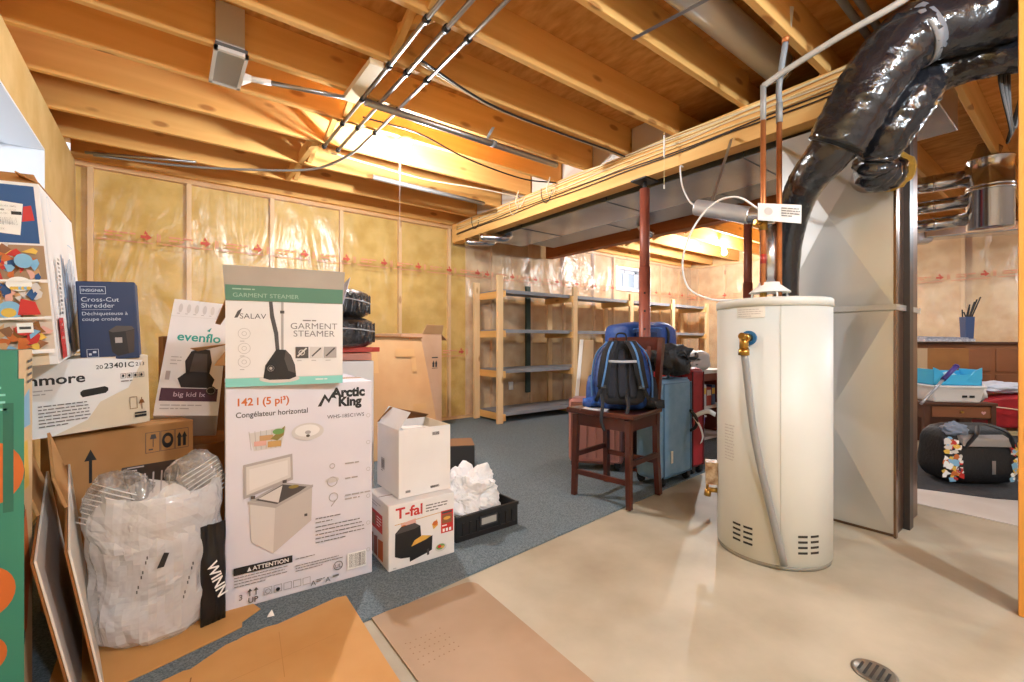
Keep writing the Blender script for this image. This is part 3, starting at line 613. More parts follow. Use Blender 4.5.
# callouts and copy
for z,wd in ((.53,.11),(.462,.095),(.385,.12)): a.lines(.46,z,wd,2 if z < .4 else 1,.017,.006,g2,int(z*100))
a.ring(.405,.53,.012,.003,g2); a.ell(.405,.468,.028,.012,g1); a.ring(.405,.46,.022,.003,g2); a.ring(.41,.39,.02,.003,g2); a.line(.40,.35,.42,.375,.004,g2)
a.lines(.335,.305,.12,2,.017,.004,grey_ink,4); a.lines(.335,.268,.22,5,.017,.004,grey_ink,14); 
a.rect(.028,.142,.215,.03,ink); a.text('ATTENTION', .095,.148,.024,white,bold=.012); a.poly([(.075,.147),(.091,.147),(.083,.165)], white)
a.lines(.03,.13,.20,4,.012,.003,grey_ink,6); a.lines(.255,.12,.20,3,.011,.003,grey_ink,8); a.lines(.255,.15,.14,1,.011,.003,grey_ink,11)
a.rect(.47,.045,.085,.075,paper); a.barcode(.477,.052,.07,.062,ink); a.ring(.43,.078,.02,.003,g3); a.text('UL', .43,.068,.024,g3,'CENTER')
a.text('3', .045,.038,.032,g3); 
for q in (0,1): a.line(.085+q*.022,.045,.085+q*.022,.067,.004,g3); a.poly([(.076+q*.022,.064),(.094+q*.022,.064),(.085+q*.022,.077)], g3)
a.text('UP', .078,.018,.030,g3,bold=.012)
for q in range(5): a.frame(.135+q*.037,.034,.03,.03,.0015,grey_ink)
a.ell(.187,.046,.008,.008,ink); a.ring(.15,.049,.01,.002,grey_ink)
for x in (.325,.385): a.text('A', x,.02,.032,g3,'CENTER')
a.lines(.337,.04,.04,2,.008,.004,grey_ink); a.lines(.405,.035,.05,1,.008,.008,grey_ink)
for q in range(6): a.ring(.562,.12+q*.125,.009,.002,pale_ink)
a.build('front_print', front, t)
Art().rect(0,H-.0,.01,.0005,cream)
G().box((-.0006,.18,H-.05),(W+.0006,.24,H+.0012)).build('packing_tape', tape_clear, t)
# --- garment steamer box, lid flap up
W,D,H = .44,.30,.348
t = carton('steamer_box', 'white garment steamer box with its printed front flap standing open', (.183,2.12,.915), (-10.9,0,0), (W,D,H), white, closed=False)
a = Art(); a.rect(0,0,W,.034,aqua); a.rect(0,.034,W,.003,g1); a.lines(.33,.018,.09,1,.01,.005,white)
a.text('SALAV', .048,.276,.030,g3,bold=-.002,sx=1.1); a.poly([(.03,.278),(.042,.306),(.058,.318),(.05,.296),(.042,.28)], g3)
a.text('GARMENT', .325,.236,.037,grey_ink,'CENTER',bold=-.004,sx=1.08); a.text('STEAMER', .325,.204,.037,grey_ink,'CENTER',bold=-.004,sx=1.08); a.lines(.28,.27,.10,1,.01,.005,grey_ink)
for z in (.215,.155,.10): a.ring(.065,z,.022,.0016,pale_ink); a.ring(.065,z,.009,.0016,pale_ink); a.lines(.05,z-.032,.03,1,.01,.003,pale_ink)
a.poly([(.153,.348),(.166,.348),(.172,.29),(.187,.22),(.192,.145),(.178,.145),(.172,.215),(.157,.285)], g3)     # hose
a.rect(.198,.145,.009,.203,g2); a.rect(.194,.30,.016,.012,g3)
a.ell(.193,.028,.075,.017,g1); a.poly([(.133,.032),(.140,.085),(.165,.125),(.180,.150),(.215,.148),(.235,.125),(.250,.085),(.255,.035),(.23,.024),(.155,.024)], ink); a.ring(.16,.072,.013,.003,g2); a.ell(.16,.072,.006,.006,g2); a.poly([(.215,.145),(.235,.122),(.248,.085),(.25,.05),(.225,.06),(.21,.11)], g3)
for q in range(3): a.rect(.252+q*.056,.112,.05,.048,(g3,g1,g2)[q]); a.line(.26+q*.056,.12,.295+q*.056,.155,.006,(g1,g3,g3)[q]); a.lines(.258+q*.056,.10,.035,1,.01,.003,pale_ink,q)
a.ring(.276,.136,.012,.003,g1); a.build('front_print', front, t)
flap(t, [(0,0,H),(W,0,H),(W+.006,-.03,H+.138),(-.006,-.03,H+.138)], M('flap_grey','#b8aea2',.7,col2='#ada396',scale=5), .004, 'front_flap')
n_ = V((0,-1,-.22)).normalized(); e1 = V((1,0,0)); e2 = V((0,-.03,.138)).normalized()
a = Art(); a.rect(0.001,.002,W-.002,.062,sage); a.text('GARMENT STEAMER', .025,.016,.024,M('print_mint','#a5c4b2',.5),bold=-.003,sx=1.1); a.lines(.025,.046,.15,1,.01,.005,M('print_mint','#a5c4b2',.5))
a.build('flap_print', lambda x,y,e: V((0,0,H))+e1*x+e2*y+n_*(e+.0045), t)
flap(t, [(W,0,H),(W,D,H),(W+.03,D,H+.12),(W+.03,0,H+.12)], M('flap_pale_lilac','#c9cadf',.7), .003, 'side_flap')
flap(t, [(0,D,H),(W,D,H),(W,D+.10,H-.08),(0,D+.10,H-.08)], kraft_l, .003, 'rear_flap')
flap(t, [(0,0,H),(0,D,H),(-.05,D,H-.09),(-.05,.15,H-.09)], kraft_l, .003, 'side_flap')
# --- air fryer box
W,D,H = .35,.30,.312
t = carton('fryer_box', 'air fryer box with red lettering, on the carpet under the open white box', (.826,2.036,.009), (-1.8,0,0), (W,D,H), white)
a = Art(); a.text('T-fal', .035,.243,.07,red,bold=.015,sx=1.1); a.lines(.19,.272,.12,3,.014,.006,grey_ink,2); a.line(.17,.235,.17,.285,.0015,pale_ink)
a.line(.03,.215,.33,.228,.003,M('print_gold','#c9963f',.5)); a.lines(.31,.22,.03,1,.01,.004,red)
a.poly([(.06,.215),(.135,.226),(.14,.195),(.09,.187),(.065,.18)], pinkp); a.ell(.075,.195,.016,.012,orange)
a.poly([(.03,.065),(.032,.175),(.06,.20),(.13,.205),(.16,.185),(.165,.13),(.165,.05),(.13,.04),(.06,.05)], ink); a.poly([(.032,.17),(.06,.197),(.13,.205),(.16,.185),(.13,.176),(.06,.172)], g3)
a.poly([(.105,.022),(.105,.09),(.225,.122),(.222,.05),(.195,.042)], ink); a.poly([(.112,.094),(.13,.12),(.17,.135),(.22,.122),(.19,.11)], M('print_fries','#dba849',.5)); a.rect(.195,.03,.012,.03,g3)
a.poly([(.222,.178),(.25,.196),(.255,.165),(.23,.15)], M('print_fries','#dba849',.5)); a.ell(.24,.178,.014,.012,orange)
a.rect(.272,.118,.068,.112,red); a.rect(.278,.165,.055,.045,brownp); a.ell(.305,.19,.02,.008,M('print_fries','#dba849',.5)); a.rect(.278,.215,.055,.010,g3); a.lines(.278,.152,.05,1,.01,.006,paper)
for q in range(3): a.rect(.280+q*.018,.124,.012,.016,paper)
a.ell(.27,.05,.032,.02,g1); a.ell(.268,.054,.024,.014,greenp); a.ell(.262,.056,.010,.008,red); a.ell(.28,.05,.009,.007,M('print_fries','#dba849',.5)); a.lines(.02,.012,.03,1,.01,.004,pale_ink)
a.build('front_print', front, t)
a = Art(); a.rect(.02,.15,.20,.09,red); a.rect(.05,.165,.07,.06,brownp); a.lines(.14,.215,.07,4,.014,.005,paper,2); a.poly([(.03,.02),(.09,.02),(.09,.12),(.03,.11)], brownp); a.poly([(.10,.02),(.15,.02),(.15,.12),(.10,.11)], M('print_rust','#a8512f',.5)); a.poly([(.16,.02),(.23,.02),(.23,.12),(.16,.11)], orange); a.lines(.03,.28,.2,2,.014,.005,pale_ink)
a.build('side_print', side_l(D), t)
# --- open white box on top of it
W,D,H = .285,.30,.336
t = carton('white_box', 'plain white box with loose top flaps, stacked on the air fryer box', (.900,2.090,.324), (-1.3,0,0), (W,D,H), white, closed=False)
flap(t, [(0,.005,H),(0,D-.02,H),(.055,D-.02,H+.085),(.06,.0,H+.085)], white, .004, 'side_flap')
flap(t, [(.02,.0,H+.002),(.16,0,H+.002),(.14,.12,H-.01),(.05,.12,H-.005)], white, .004, 'front_flap')
flap(t, [(W,D,H),(.0,D,H),(.04,D-.08,H+.085),(W-.005,D-.05,H+.02)], kraft_d, .004, 'rear_flap'); flap(t, [(W,0,H),(W,D,H),(W-.05,D-.06,H-.10),(W-.05,.06,H-.10)], cream, .004, 'side_flap')
a = Art(); a.text('ON-NB02', .262,.315,.028,grey_ink,rot=180,bold=.004); a.text('NB02', .083,.035,.022,g3,rot=180,bold=.006); a.text('ON-NB02', .25,.032,.022,g3,rot=180,bold=.006)
a.it = []; a.lines(.18,.292,.075,1,.01,.016,grey_ink,3); a.lines(.035,.022,.045,1,.01,.012,g3,5); a.lines(.17,.022,.085,1,.01,.012,g3,6)
a.build('front_print', front, t)
a = Art(); a.rect(.06,.10,.05,.06,g2); a.barcode(.065,.11,.04,.04,ink); a.lines(.06,.09,.05,1,.01,.004,grey_ink); a.build('side_print', side_l(D), t)
# --- black open tray with crumpled paper, dark box behind
t = thing('black_crate', 'low black plastic crate with a window panel, on the carpet holding white paper', 'crate', (1.232,2.104,.009), .5)
W,D,H = .425,.36,.14; g = G(); b = .012
g.tray(W,D,H,b); g.build('body', M('crate_black','#1d1c1d',.45), t, bev=.004)
g = G()
for x in (.04,.085,.13,.285,.33,.375): g.box((x,-.006,.03),(x+.012,0,.10))
g.box((0,-.008,H-.018),(W,0,H)); g.box((.02,-.006,.02),(W-.02,0,.032)); g.build('rib', M('crate_black','#1d1c1d',.45), t)
G().box((.15,-.009,.055),(.27,0,.11)).build('grip_frame', M('crate_frame','#39383a',.4), t); G().box((.16,-.0105,.065),(.26,-.0085,.1)).build('grip_panel', M('panel_grey','#a9a7a2',.4), t)
def blob(c, r, seed, amp=.3, fr=2.2, seg=48, rings=28, fold=.0, pw=1.0, flat=0.):
    g = G(); vs = []; fs = []
    for i in range(rings+1):
        th = pi*i/rings
        for k in range(seg):
            ph = 2*pi*k/seg; d = V((sin(th)*cos(ph), sin(th)*sin(ph), cos(th)))
            s = 1+amp*noise.noise(d*fr+V((seed,0,0)))+amp*.55*noise.noise(d*fr*2.3+V((0,seed,0)))
            if fold: s += fold*(1-abs(noise.noise(d*fr*3.5+V((0,0,seed)))*2))
            e = V((math.copysign(abs(d.x)**pw,d.x), math.copysign(abs(d.y)**pw,d.y), math.copysign(abs(d.z)**pw,d.z)))
            vs.append((c[0]+r[0]*e.x*s, c[1]+r[1]*e.y*s, max(c[2]+r[2]*e.z*s, flat)))
    for i in range(rings):
        for k in range(seg): fs.append((i*seg+k, i*seg+(k+1)%seg, (i+1)*seg+(k+1)%seg, (i+1)*seg+k))
    return g.add(vs, fs, 0, True)
o = blob((1.40,2.275,.185), (.19,.14,.15), 6.3, .42, 1.9, 72, 44, .10, flat=.024); tag(o.build('crumpled_paper', M('tissue_white','#eeeceb',.7,bump=.3,bscale=14), smooth=False), 'crumpled white paper heaped in the black crate', 'paper')
t = carton('dark_box', 'dark box with a brown top on the carpet behind the crumpled paper', (1.60,3.415,.009), (-27,0,0), (.50,.288,.215), M('dark_card','#2f2c2b',.6))
G().box((.0,.0,.2165),(.50,.288,.2185)).build('top_sheet', M('top_brown','#8a6648',.6), t)
# --- things behind the freezer carton
t = carton('plain_white_carton', 'white carton standing behind the freezer carton, under the pink box', (.80,2.86,.009), (-8,0,0), (.25,.42,.965), white)
t = carton('pink_carton', 'dusty pink flat carton lying on the white carton behind the freezer carton', (.77,2.90,.977), (-8,0,0), (.28,.36,.05), M('card_pink','#c98b78',.65))
t = thing('red_folder', 'red folder with a pointed corner lying under the two black bagged tires', 'folder', (.745,2.86,1.03), -4)
G().poly([(0,0),(.30,.0),(.36,.04),(.30,.32),(0,.32)], 0, .03).build('cover', M('folder_red','#bf3a2a',.5), t, bev=.003)
G().poly([(.004,.004),(.292,.006),(.345,.042),(.29,.314),(.004,.314)], .006, .024).build('pages', paper, t)
tire = M('bag_black','#202022',.25,col2='#343438',scale=14,bump=.7,bscale=30,coat=.3)
tp = thing('bagged_tire', 'lower of two small black bagged tires stacked behind the steamer box', 'tire', (.79+.03,3.02,1.062), group='black bagged tires behind the steamer box')
def tirebody(p, r, hgt):
    G().lathe([(r*.45,.02),(r*.8,.0),(r*.95,.02),(r,.05),(r,hgt-.05),(r*.95,hgt-.02),(r*.8,hgt),(r*.45,hgt-.02),(r*.45,.02)], 56).build('tread', tire, p)
    G().tube([(r*1.006*cos(a_),r*1.006*sin(a_),hgt*.58+.008*sin(a_*3)) for a_ in [2*pi*q/48 for q in range(49)]], .004, 6).build('tape_line', M('tape_silver','#c8c8cc',.3,.3), p)
    wr = G()
    for q in range(44):
        a_ = 2*pi*q/44+random.uniform(-.05,.05); b_ = a_+random.uniform(-.12,.12)
        wr.bar((r*1.002*cos(a_),r*1.002*sin(a_),.03),(r*1.002*cos(b_),r*1.002*sin(b_),hgt-.03),.006,.006)
    wr.build('bag_fold', tire, p)
tirebody(tp, .285, .185)
tp = thing('bagged_tire', 'upper of two small black bagged tires, its edge showing past the steamer flap', 'tire', (.79+.005,3.03,1.25), group='black bagged tires behind the steamer box'); tirebody(tp, .285, .175)
t = carton('tall_carton', 'tall pale carton with black handling symbols by the yellow wall', (1.90,4.35,.009), (20,0,0), (.62,.5,1.17), M('card_tan_pink','#cfa888',.7,col2='#c49c7a',scale=3))
W,D,H = .62,.5,1.17
a = Art(); a.rect(.455,.90,.10,.012,ink)
for q in (0,1): a.rect(.465+q*.045,.80,.03,.04,ink); a.poly([(.46+q*.045,.84),(.50+q*.045,.84),(.48+q*.045,.875)], ink)
a.rect(.455,.785,.09,.006,ink); a.build('front_print', front, t)
flap(t, [(W,0,H),(W,D,H),(W+.10,D,H-.06),(W+.10,0,H-.07)], kraft_l, .005, 'side_flap'); flap(t, [(.3,0,H),(W,0,H),(W-.02,-.04,H+.10),(.33,-.04,H+.10)], kraft_l, .005, 'front_flap')
t = thing('cardboard_sheet', 'big plain tan cardboard sheet leaning on the tall carton, strips of tape on it', 'cardboard', (1.45,4.0,.009))
q_ = [(1.10,3.98,.012),(2.17,3.98,.012),(2.06,4.22,1.13),(1.18,4.20,1.15)]; G().sheet(q_[::-1], .010).build('panel', kraft_l, t, True, bev=.002)
e0 = V(q_[0]); ex = V((1,0,0)); ez = (V(q_[3])-V(q_[0])); ez.x = 0; ez.normalize(); nn = ex.cross(ez)
tp_ = M('tape_tan','#cda06a',.4)
for r_ in ((.42,.80,.06,.30),(.66,.95,.20,.08),(.82,.80,.05,.14),(.80,.42,.14,.06)): Art().rect(*r_,tp_).build('tape_strip', lambda x,z,e: e0+ex*x+ez*z+nn*e, t, True)
G().bar((1.18,4.192,1.152),(2.06,4.205,1.132),.02,.014).build('torn_edge', kraft_d, t, True)
# --- left stack: kraft carton, vacuum box, evenflo box, toy box, shredder box, green box
W,D,H = .47,.19,.722
t = carton('kraft_carton', 'brown carton with an up arrow at the back left, under the white vacuum box', (-.345,2.43,.009), (20,0,0), (W,D,H), kraft)
a = Art(); a.line(.105,.52,.105,.62,.010,ink); a.poly([(.086,.61),(.124,.61),(.105,.655)], ink)
for q in range(3): a.frame(.285+q*.055,.60,.053,.09,.002,g3)
a.line(.312,.625,.312,.66,.003,g3); a.poly([(.30,.66),(.325,.66),(.32,.68),(.305,.68)], g3); a.ell(.366,.645,.022,.034,ink); a.ell(.366,.648,.012,.016,kraft)
for q in (0,1): a.rect(.405+q*.02,.61,.012,.04,ink); a.poly([(.40+q*.02,.65),(.422+q*.02,.65),(.411+q*.02,.675)], ink)
a.lines(.295,.612,.03,1,.01,.006,g3); a.build('front_print', front, t)
W,D,H = .48,.30,.285
t = carton('vacuum_box', 'white vacuum cleaner box with a slot handle and tan lower corner on the brown carton', (-.51,2.31,.736), (19.7,2.5,-2.5), (W,D,H), cream)
a = Art(); a.poly([(0,0),(W,.13),(W,H),(0,H)], M('box_offwhite','#eceae6',.5)); a.it[0] = ('p', [(0,.0),(.0,H),(W-.16,H),(W-.02,H-.02),(W-.07,.155),(W-.16,.11),(W-.20,.045),(W-.30,.0)], M('box_offwhite','#eceae6',.5))
a.text('Kenmore', .055,.195,.052,ink,bold=.014,sx=1.12); a.lines(.135,.172,.06,2,.013,.004,pale_ink); a.text('20', .31,.240,.022,ink,bold=.004); a.text('23401C', .335,.240,.030,ink,bold=.010); a.text('213', .435,.243,.021,ink,bold=.004)
a.poly([(.268,.135),(.262,.145),(.262,.156),(.27,.163),(.335,.170),(.345,.163),(.345,.152),(.337,.143)], slot)
for q in range(4): a.frame(.385+q*.020,.195,.017,.02,.0015,grey_ink); a.ell(.393+q*.020,.205,.004,.006,ink)
a.lines(.145,.115,.15,7,.0125,.004,grey_ink,7); a.lines(.385,.182,.07,1,.01,.004,grey_ink)
a.frame(.41,.065,.025,.05,.002,kraft_d); a.line(.45,.06,.45,.11,.003,kraft_d); a.poly([(.445,.10),(.455,.10),(.46,.085),(.44,.085)], kraft_d); a.rect(.425,.028,.04,.010,ink); a.rect(.425,.042,.04,.007,ink); a.build('front_print', front, t)
W,D,H = .256,.26,.69
t = carton('car_seat_box', 'white car seat box tipped back on the brown carton, teal name above a dark seat', (-.055,2.70,.75), (-2,-32,6), (W,D,H), white)
a = Art(); a.text('evenflo', .04,.425,.075,teal,bold=.012,sx=.88); a.poly([(.165,.495),(.185,.52),(.178,.49)], teal); a.line(.0,.575,W,.58,.002,g1)
for q in range(6): a.ell(.035+q*.036,.63,.009,.03,g1); a.lines(.022+q*.036,.592,.022,1,.01,.004,pale_ink,q)
a.poly([(.09,.15),(.07,.20),(.10,.235),(.09,.30),(.11,.36),(.14,.38),(.19,.375),(.205,.30),(.20,.235),(.225,.20),(.215,.15)], ink); a.poly([(.115,.24),(.125,.35),(.18,.35),(.19,.24)], g3); a.lines(.03,.32,.05,3,.02,.005,pale_ink)
a.rect(.012,.075,W-.024,.07,purple); a.text('big kid lx', W/2,.10,.036,M('print_lilac','#c8b4c2',.5),'CENTER',bold=.004); a.ell(.215,.135,.022,.026,ink); a.ring(.215,.135,.02,.004,g2); a.lines(.02,.05,.2,2,.018,.006,pale_ink); a.rect(.02,.19,.018,.05,g2)
a.build('front_print', front, t)
t = carton('backing_carton', 'tall plain brown carton on the floor, holding up the tipped car seat box from behind', (-.02,3.38,.009), (4,0,0), (.42,.4,1.12), kraft_d)
t = carton('lower_carton', 'plain brown carton on the floor under the tipped car seat box', (-.06,2.80,.009), (4,0,0), (.36,.36,.56), kraft_d)
# open small carton standing on the freezer carton behind the steamer box
W,D,H = .235,.14,.17
t = carton('small_open_carton', 'small open brown carton with splayed flaps between the car seat box and steamer box', (.235,2.505,.915), (-6,0,0), (W,D,H), kraft_l, closed=False)
flap(t, [(0,0,H),(0,D,H),(-.135,D+.01,H-.035),(-.15,-.05,H-.02)], kraft_l, .004, 'side_flap'); flap(t, [(0,0,H),(.12,0,H),(.08,-.06,H-.10),(-.06,-.075,H-.095)], M('flap_tan','#c99a66',.7), .004, 'front_flap'); flap(t, [(0,D,H),(W,D,H),(W,D+.02,H+.09),(0,D+.02,H+.09)], kraft_l, .004, 'rear_flap')
W,D,H = .32,.80,.566
t = carton('toy_box', 'big toy box at upper left with a blue band and photo collage, open on top', (-.598,2.036,1.003), (1.7,3.0,-4.2), (W,D,H), white, closed=False)
a = Art(); a.rect(.036,H-.185,W-.004,.175,blue); a.poly([(.10,.430),(.312,.405),(.325,.50),(.10,.525)], paper); a.barcode(.272,.435,.036,.022,ink,5); a.lines(.262,.488,.055,3,.011,.005,grey_ink); a.lines(.265,.42,.03,1,.01,.005,grey_ink); a.rect(.298,.466,.022,.010,ink); a.poly([(.325,.492),(.342,.497),(.346,.452),(.319,.446)], red)
a.rect(.036,.0,W-.012,.375,M('collage_sand','#d8c2a4',.5))
rn = random.Random(11); pal = [brownp,pinkp,skyp,red,yellow,kraft_d,g1,kraft_l,orange,blue]
a.rect(.11,.27,.25,.105,M('collage_brown','#a08060',.5)); a.rect(.11,.155,.25,.105,M('collage_tan','#c4a67e',.5)); a.rect(.11,.05,.25,.095,M('collage_pale','#cdbfae',.5))
for bx,by,bw,bh,nq in ((.25,.275,.09,.085,30),(.25,.16,.09,.085,30),(.25,.055,.09,.075,24)):
    for q in range(nq):
        x = bx+rn.random()*bw; y_ = by+rn.random()*bh; a.poly([(x+.020*rn.random()*cos(z)*1.2,y_+.018*sin(z)*(.4+rn.random())) for z in (0,1.1,2.3,3.4,4.6,5.5)], rn.choice(pal))
a.ell(.30,.255,.028,.022,paper)
for q in range(7): a.ell(.284+.006*q,.25+.008*((q*3)%3-1),.005,.005,rn.choice([red,yellow,g3,skyp]))
a.ell(.315,.325,.02,.022,skyp); a.ell(.275,.175,.026,.028,skyp); a.ell(.272,.168,.016,.014,yellow); a.poly([(.29,.16),(.34,.16),(.33,.20),(.30,.21)], red); a.ell(.30,.115,.020,.018,red); a.rect(.285,.105,.035,.03,paper); a.line(.29,.12,.315,.12,.008,g3); a.line(.11,.15,.36,.15,.006,paper); a.line(.11,.265,.36,.265,.006,paper); a.line(.11,.045,.36,.045,.012,paper)
a.build('front_print', lambda x,z,e: front(x-.044,z,e), t)
a = Art(); a.rect(.55,.28,.13,.13,paper); a.frame(.54,.22,.15,.22,.003,skyp); 
for q in range(18):
    x = .28+q*.020; hh = .12+.16*abs(sin(q*1.7)); a.rect(x,.05,.018,hh+.05,M('drawing_blue','#8ea9c6',.5) if q%3 else M('drawing_slate','#55678a',.5))
a.poly([(.30,.012),(.68,.012),(.68,.22),(.60,.18),(.30,.10)], M('drawing_brown','#6e5a4c',.5)); a.rect(.05,.012,.10,.135,red); a.lines(.065,.12,.07,5,.022,.010,paper,4)
for q in range(14): a.rect(.12+.01*(q%2),.16+q*.014,.05,.008,g2 if q%3 else g3)
a.ring(.06,.50,.04,.002,skyp); a.build('side_print', side_r(W), t)
flap(t, [(W,0,H),(W,D,H),(W-.05,D,H+.025),(W-.05,.0,H+.03)], kraft, .004, 'side_flap'); flap(t, [(0,.004,H),(W,.004,H),(W-.02,.10,H+.045),(0,.10,H+.045)], kraft, .003, 'front_flap')
W,D,H = .178,.13,.312
t = carton('shredder_box', 'navy blue paper shredder box standing on the white vacuum box', (-.270,2.42,1.022), (-1,0,-2.8), (W,D,H), navy)
lt = M('print_pale_blue','#c9d2de',.5)
a = Art(); a.frame(.012,.262,.075,.03,.0015,lt); a.text('INSIGNIA', .016,.271,.0155,lt,bold=.003,sx=1.0); a.text('Cross-Cut', .012,.232,.0245,lt,bold=-.002,sx=1.08); a.text('Shredder', .012,.208,.0245,lt,bold=-.002,sx=1.08); a.line(.014,.200,.10,.200,.001,lt); a.text('Déchiqueteuse à', .012,.178,.0195,lt,bold=-.002,sx=1.05); a.text('coupe croisée', .012,.156,.0195,lt,bold=-.002,sx=1.05)
a.poly([(.088,.115),(.112,.135),(.160,.132),(.168,.12),(.163,.025),(.112,.012),(.095,.03)], ink); a.poly([(.088,.115),(.112,.135),(.160,.132),(.168,.12),(.14,.112),(.10,.108)], g3); a.rect(.106,.065,.022,.022,g2); a.poly([(.14,.11),(.168,.118),(.163,.025),(.146,.02)], M('print_umber','#3b302c',.5)); a.frame(.02,.012,.035,.032,.0015,lt); a.rect(.026,.02,.008,.008,lt); a.rect(.038,.028,.01,.008,lt)
a.build('front_print', front, t)
W,D,H = .30,.158,1.075
gg = M('box_green','#37856f',.5); t = carton('green_carton', 'tall teal green carton with orange rounds at the near left edge', (-.63,1.827,.009), (0,0,0), (W,D,H-.009), gg)
a = Art()
for z,r in ((.36,.07),(.19,.05),(.02,.05),(.68,.09)): a.ell(.24,z+.05,r*.8,r,orange)
a.rect(.272,.62,.02,.30,M('print_mint_dark','#2a6a58',.5)); a.lines(.18,.98,.1,6,.02,.006,aqua); 
a.build('front_print', front, t)
a = Art(); tn = M('box_tan','#d6b78c',.6); a.rect(0,0,D,H-.009,tn); a.poly([(.06,.66),(.12,.66),(.10,.80),(.055,.80)], yellow); a.poly([(.05,.84),(.13,.84),(.12,.95),(.06,.93)], skyp)
a.poly([(0,.22),(.09,.25),(.13,.42),(.08,.60),(0,.62)], orange)
for z in (.71,.60,.24): a.ring(.035,z,.03,.008,ink); a.line(.01,z,.06,z,.006,ink); a.line(.035,z-.025,.035,z+.025,.006,ink)
for q in range(4): a.line(.09,.97+.02*q,.14,.975+.02*q,.008,g3)
a.build('side_print', side_r(W), t)
# --- flattened cardboard leaning on end between the green carton and the bag
for i,(A_,B_,C_,D_,lab) in enumerate((
  ((-.300,1.825,.478),(-.205,1.80,.012),(-.265,2.37,.012),(-.355,2.36,.62),'flattened white faced carton leaning on end, next to the green carton'),
  ((-.232,1.835,.485),(-.150,1.815,.012),(-.225,2.33,.012),(-.295,2.34,.64),'second flattened white faced carton leaning on end, nearer the plastic bag'))):
    t = thing('flattened_carton', lab, 'cardboard', (B_[0],2.1,.009))
    G().sheet([A_,B_,C_,D_], .006).build('face', M('sheet_white','#dcd6cc',.7,col2='#cfc7ba',scale=3), t, True, bev=.001, seg=1)
    n = (V(B_)-V(A_)).cross(V(D_)-V(A_)).normalized()*-.0045
    G().sheet([V(p)+n*1.6 for p in (A_,B_,C_,D_)], .006).build('liner', kraft_d, t, True, bev=.001, seg=1)
    top = V(D_)+(V(D_)-V(A_))*.05
    G().sheet([V(D_)+(V(A_)-V(D_))*.12, V(D_)+(V(A_)-V(D_))*.55, V(D_)+(V(A_)-V(D_))*.55+V((-.03,0,.10)), V(D_)+(V(A_)-V(D_))*.2+V((-.045,0,.17))], .008).build('flap', kraft, t, True)
# --- flat cardboard on the floor
fl = G().poly([(-.30,2.32),(.02,2.45),(.19,2.42),(.30,2.07),(.23,2.02),(.225,1.985),(.17,1.965),(-.05,1.90),(-.30,1.84)], .0095, .0145); tag(fl.build('cardboard_flat', flat_k, bev=.001, seg=1), 'flat tan cardboard lying under the plastic bag and freezer carton corner', 'cardboard')
t = thing('cardboard_flat', 'largest flat cardboard spread on the carpet edge in the near foreground', 'cardboard', (.2,1.6,0))
G().poly([(-.50,1.55),(-.28,1.70),(-.14,1.76),(-.02,1.82),(.04,1.835),(.06,1.83),(.165,1.90),(.20,1.905),(.22,1.915),(.30,1.925),(.335,1.918),(.52,1.955),(.565,1.965),(.605,1.955),(.60,1.75),(.592,1.50),(.585,1.0),(-.5,1.0)], .0105, .0145).build('sheet', flat_k, t, True, bev=.001, seg=1)
a = Art(); cr = M('crease_brown','#8d6234',.8); cp = M('crease_soft','#b98547',.7); a.line(.06,1.78,-.02,1.2,.004,cr); a.line(.33,1.86,.30,1.6,.002,cp); a.line(-.3,1.64,.5,1.72,.0015,cp)
a.build('crease', lambda x,y,e: V((x,y,.0145+e)), t, True)
tp_ = thing('brown_board', 'smooth brown board with rounded corners lying on the concrete beside the large cardboard', 'board', (.85,1.3,0))
ol = [(1.11-.05*(1-cos(b))+0, 1.745-.05*(1-sin(b))) for b in [q*pi/12 for q in range(7)]]+[(.64,1.757),(.64,1.0),(1.085,.93)]
G().poly(ol, .0015, .007).build('sheet', taupe, tp_, True)
a = Art(); rn = random.Random(2); dk = M('board_pit','#8d6e50',.8)
for q in range(40): a.ell(.68+.02*(q%8)+rn.uniform(-.003,.003),1.52-.035*(q//8)+rn.uniform(-.004,.004),.003,.003,dk,8)
a.build('pitting', lambda x,y,e: V((x,y,.007+e)), tp_, True)
tag(G().sheet([(.31,1.985,.016),(.335,1.98,.016),(.33,2.005,.03),(.315,2.0,.016)], .001).build('paper_scrap', paper), 'tiny white paper scrap beside the freezer carton corner', 'paper')
# --- clear bag of packets and the black shopping bag
bagm = bpy.data.materials.new('thin_white_plastic'); bagm.use_nodes = True; nt = bagm.node_tree; p = nt.nodes['Principled BSDF']
p.inputs['Base Color'].default_value = rgb('#f0efee'); p.inputs['Roughness'].default_value = .16; p.inputs['Transmission Weight'].default_value = .0; p.inputs['Subsurface Weight'].default_value = 0
tr = nt.nodes.new('ShaderNodeBsdfTransparent'); mxs = nt.nodes.new('ShaderNodeMixShader'); mxs.inputs[0].default_value = .52
nt.links.new(tr.outputs[0], mxs.inputs[1]); nt.links.new(p.outputs[0], mxs.inputs[2]); nt.links.new(mxs.outputs[0], nt.nodes['Material Output'].inputs[0])
nz = nt.nodes.new('ShaderNodeTexNoise'); nz.inputs['Scale'].default_value = 7; nz.inputs['Detail'].default_value = 3; nz.inputs['Distortion'].default_value = .6; bp = nt.nodes.new('ShaderNodeBump'); bp.inputs['Strength'].default_value = .75; bp.inputs['Distance'].default_value = .05
tc = nt.nodes.new('ShaderNodeTexCoord'); nt.links.new(tc.outputs['Object'], nz.inputs[0]); nt.links.new(nz.outputs['Fac'], bp.inputs['Height']); nt.links.new(bp.outputs[0], p.inputs['Normal'])
BX, BY = -.030, 2.19
t = thing('plastic_bag', 'full translucent white plastic bag on the flat cardboard, open at the top', 'bag', (BX,BY,.015))
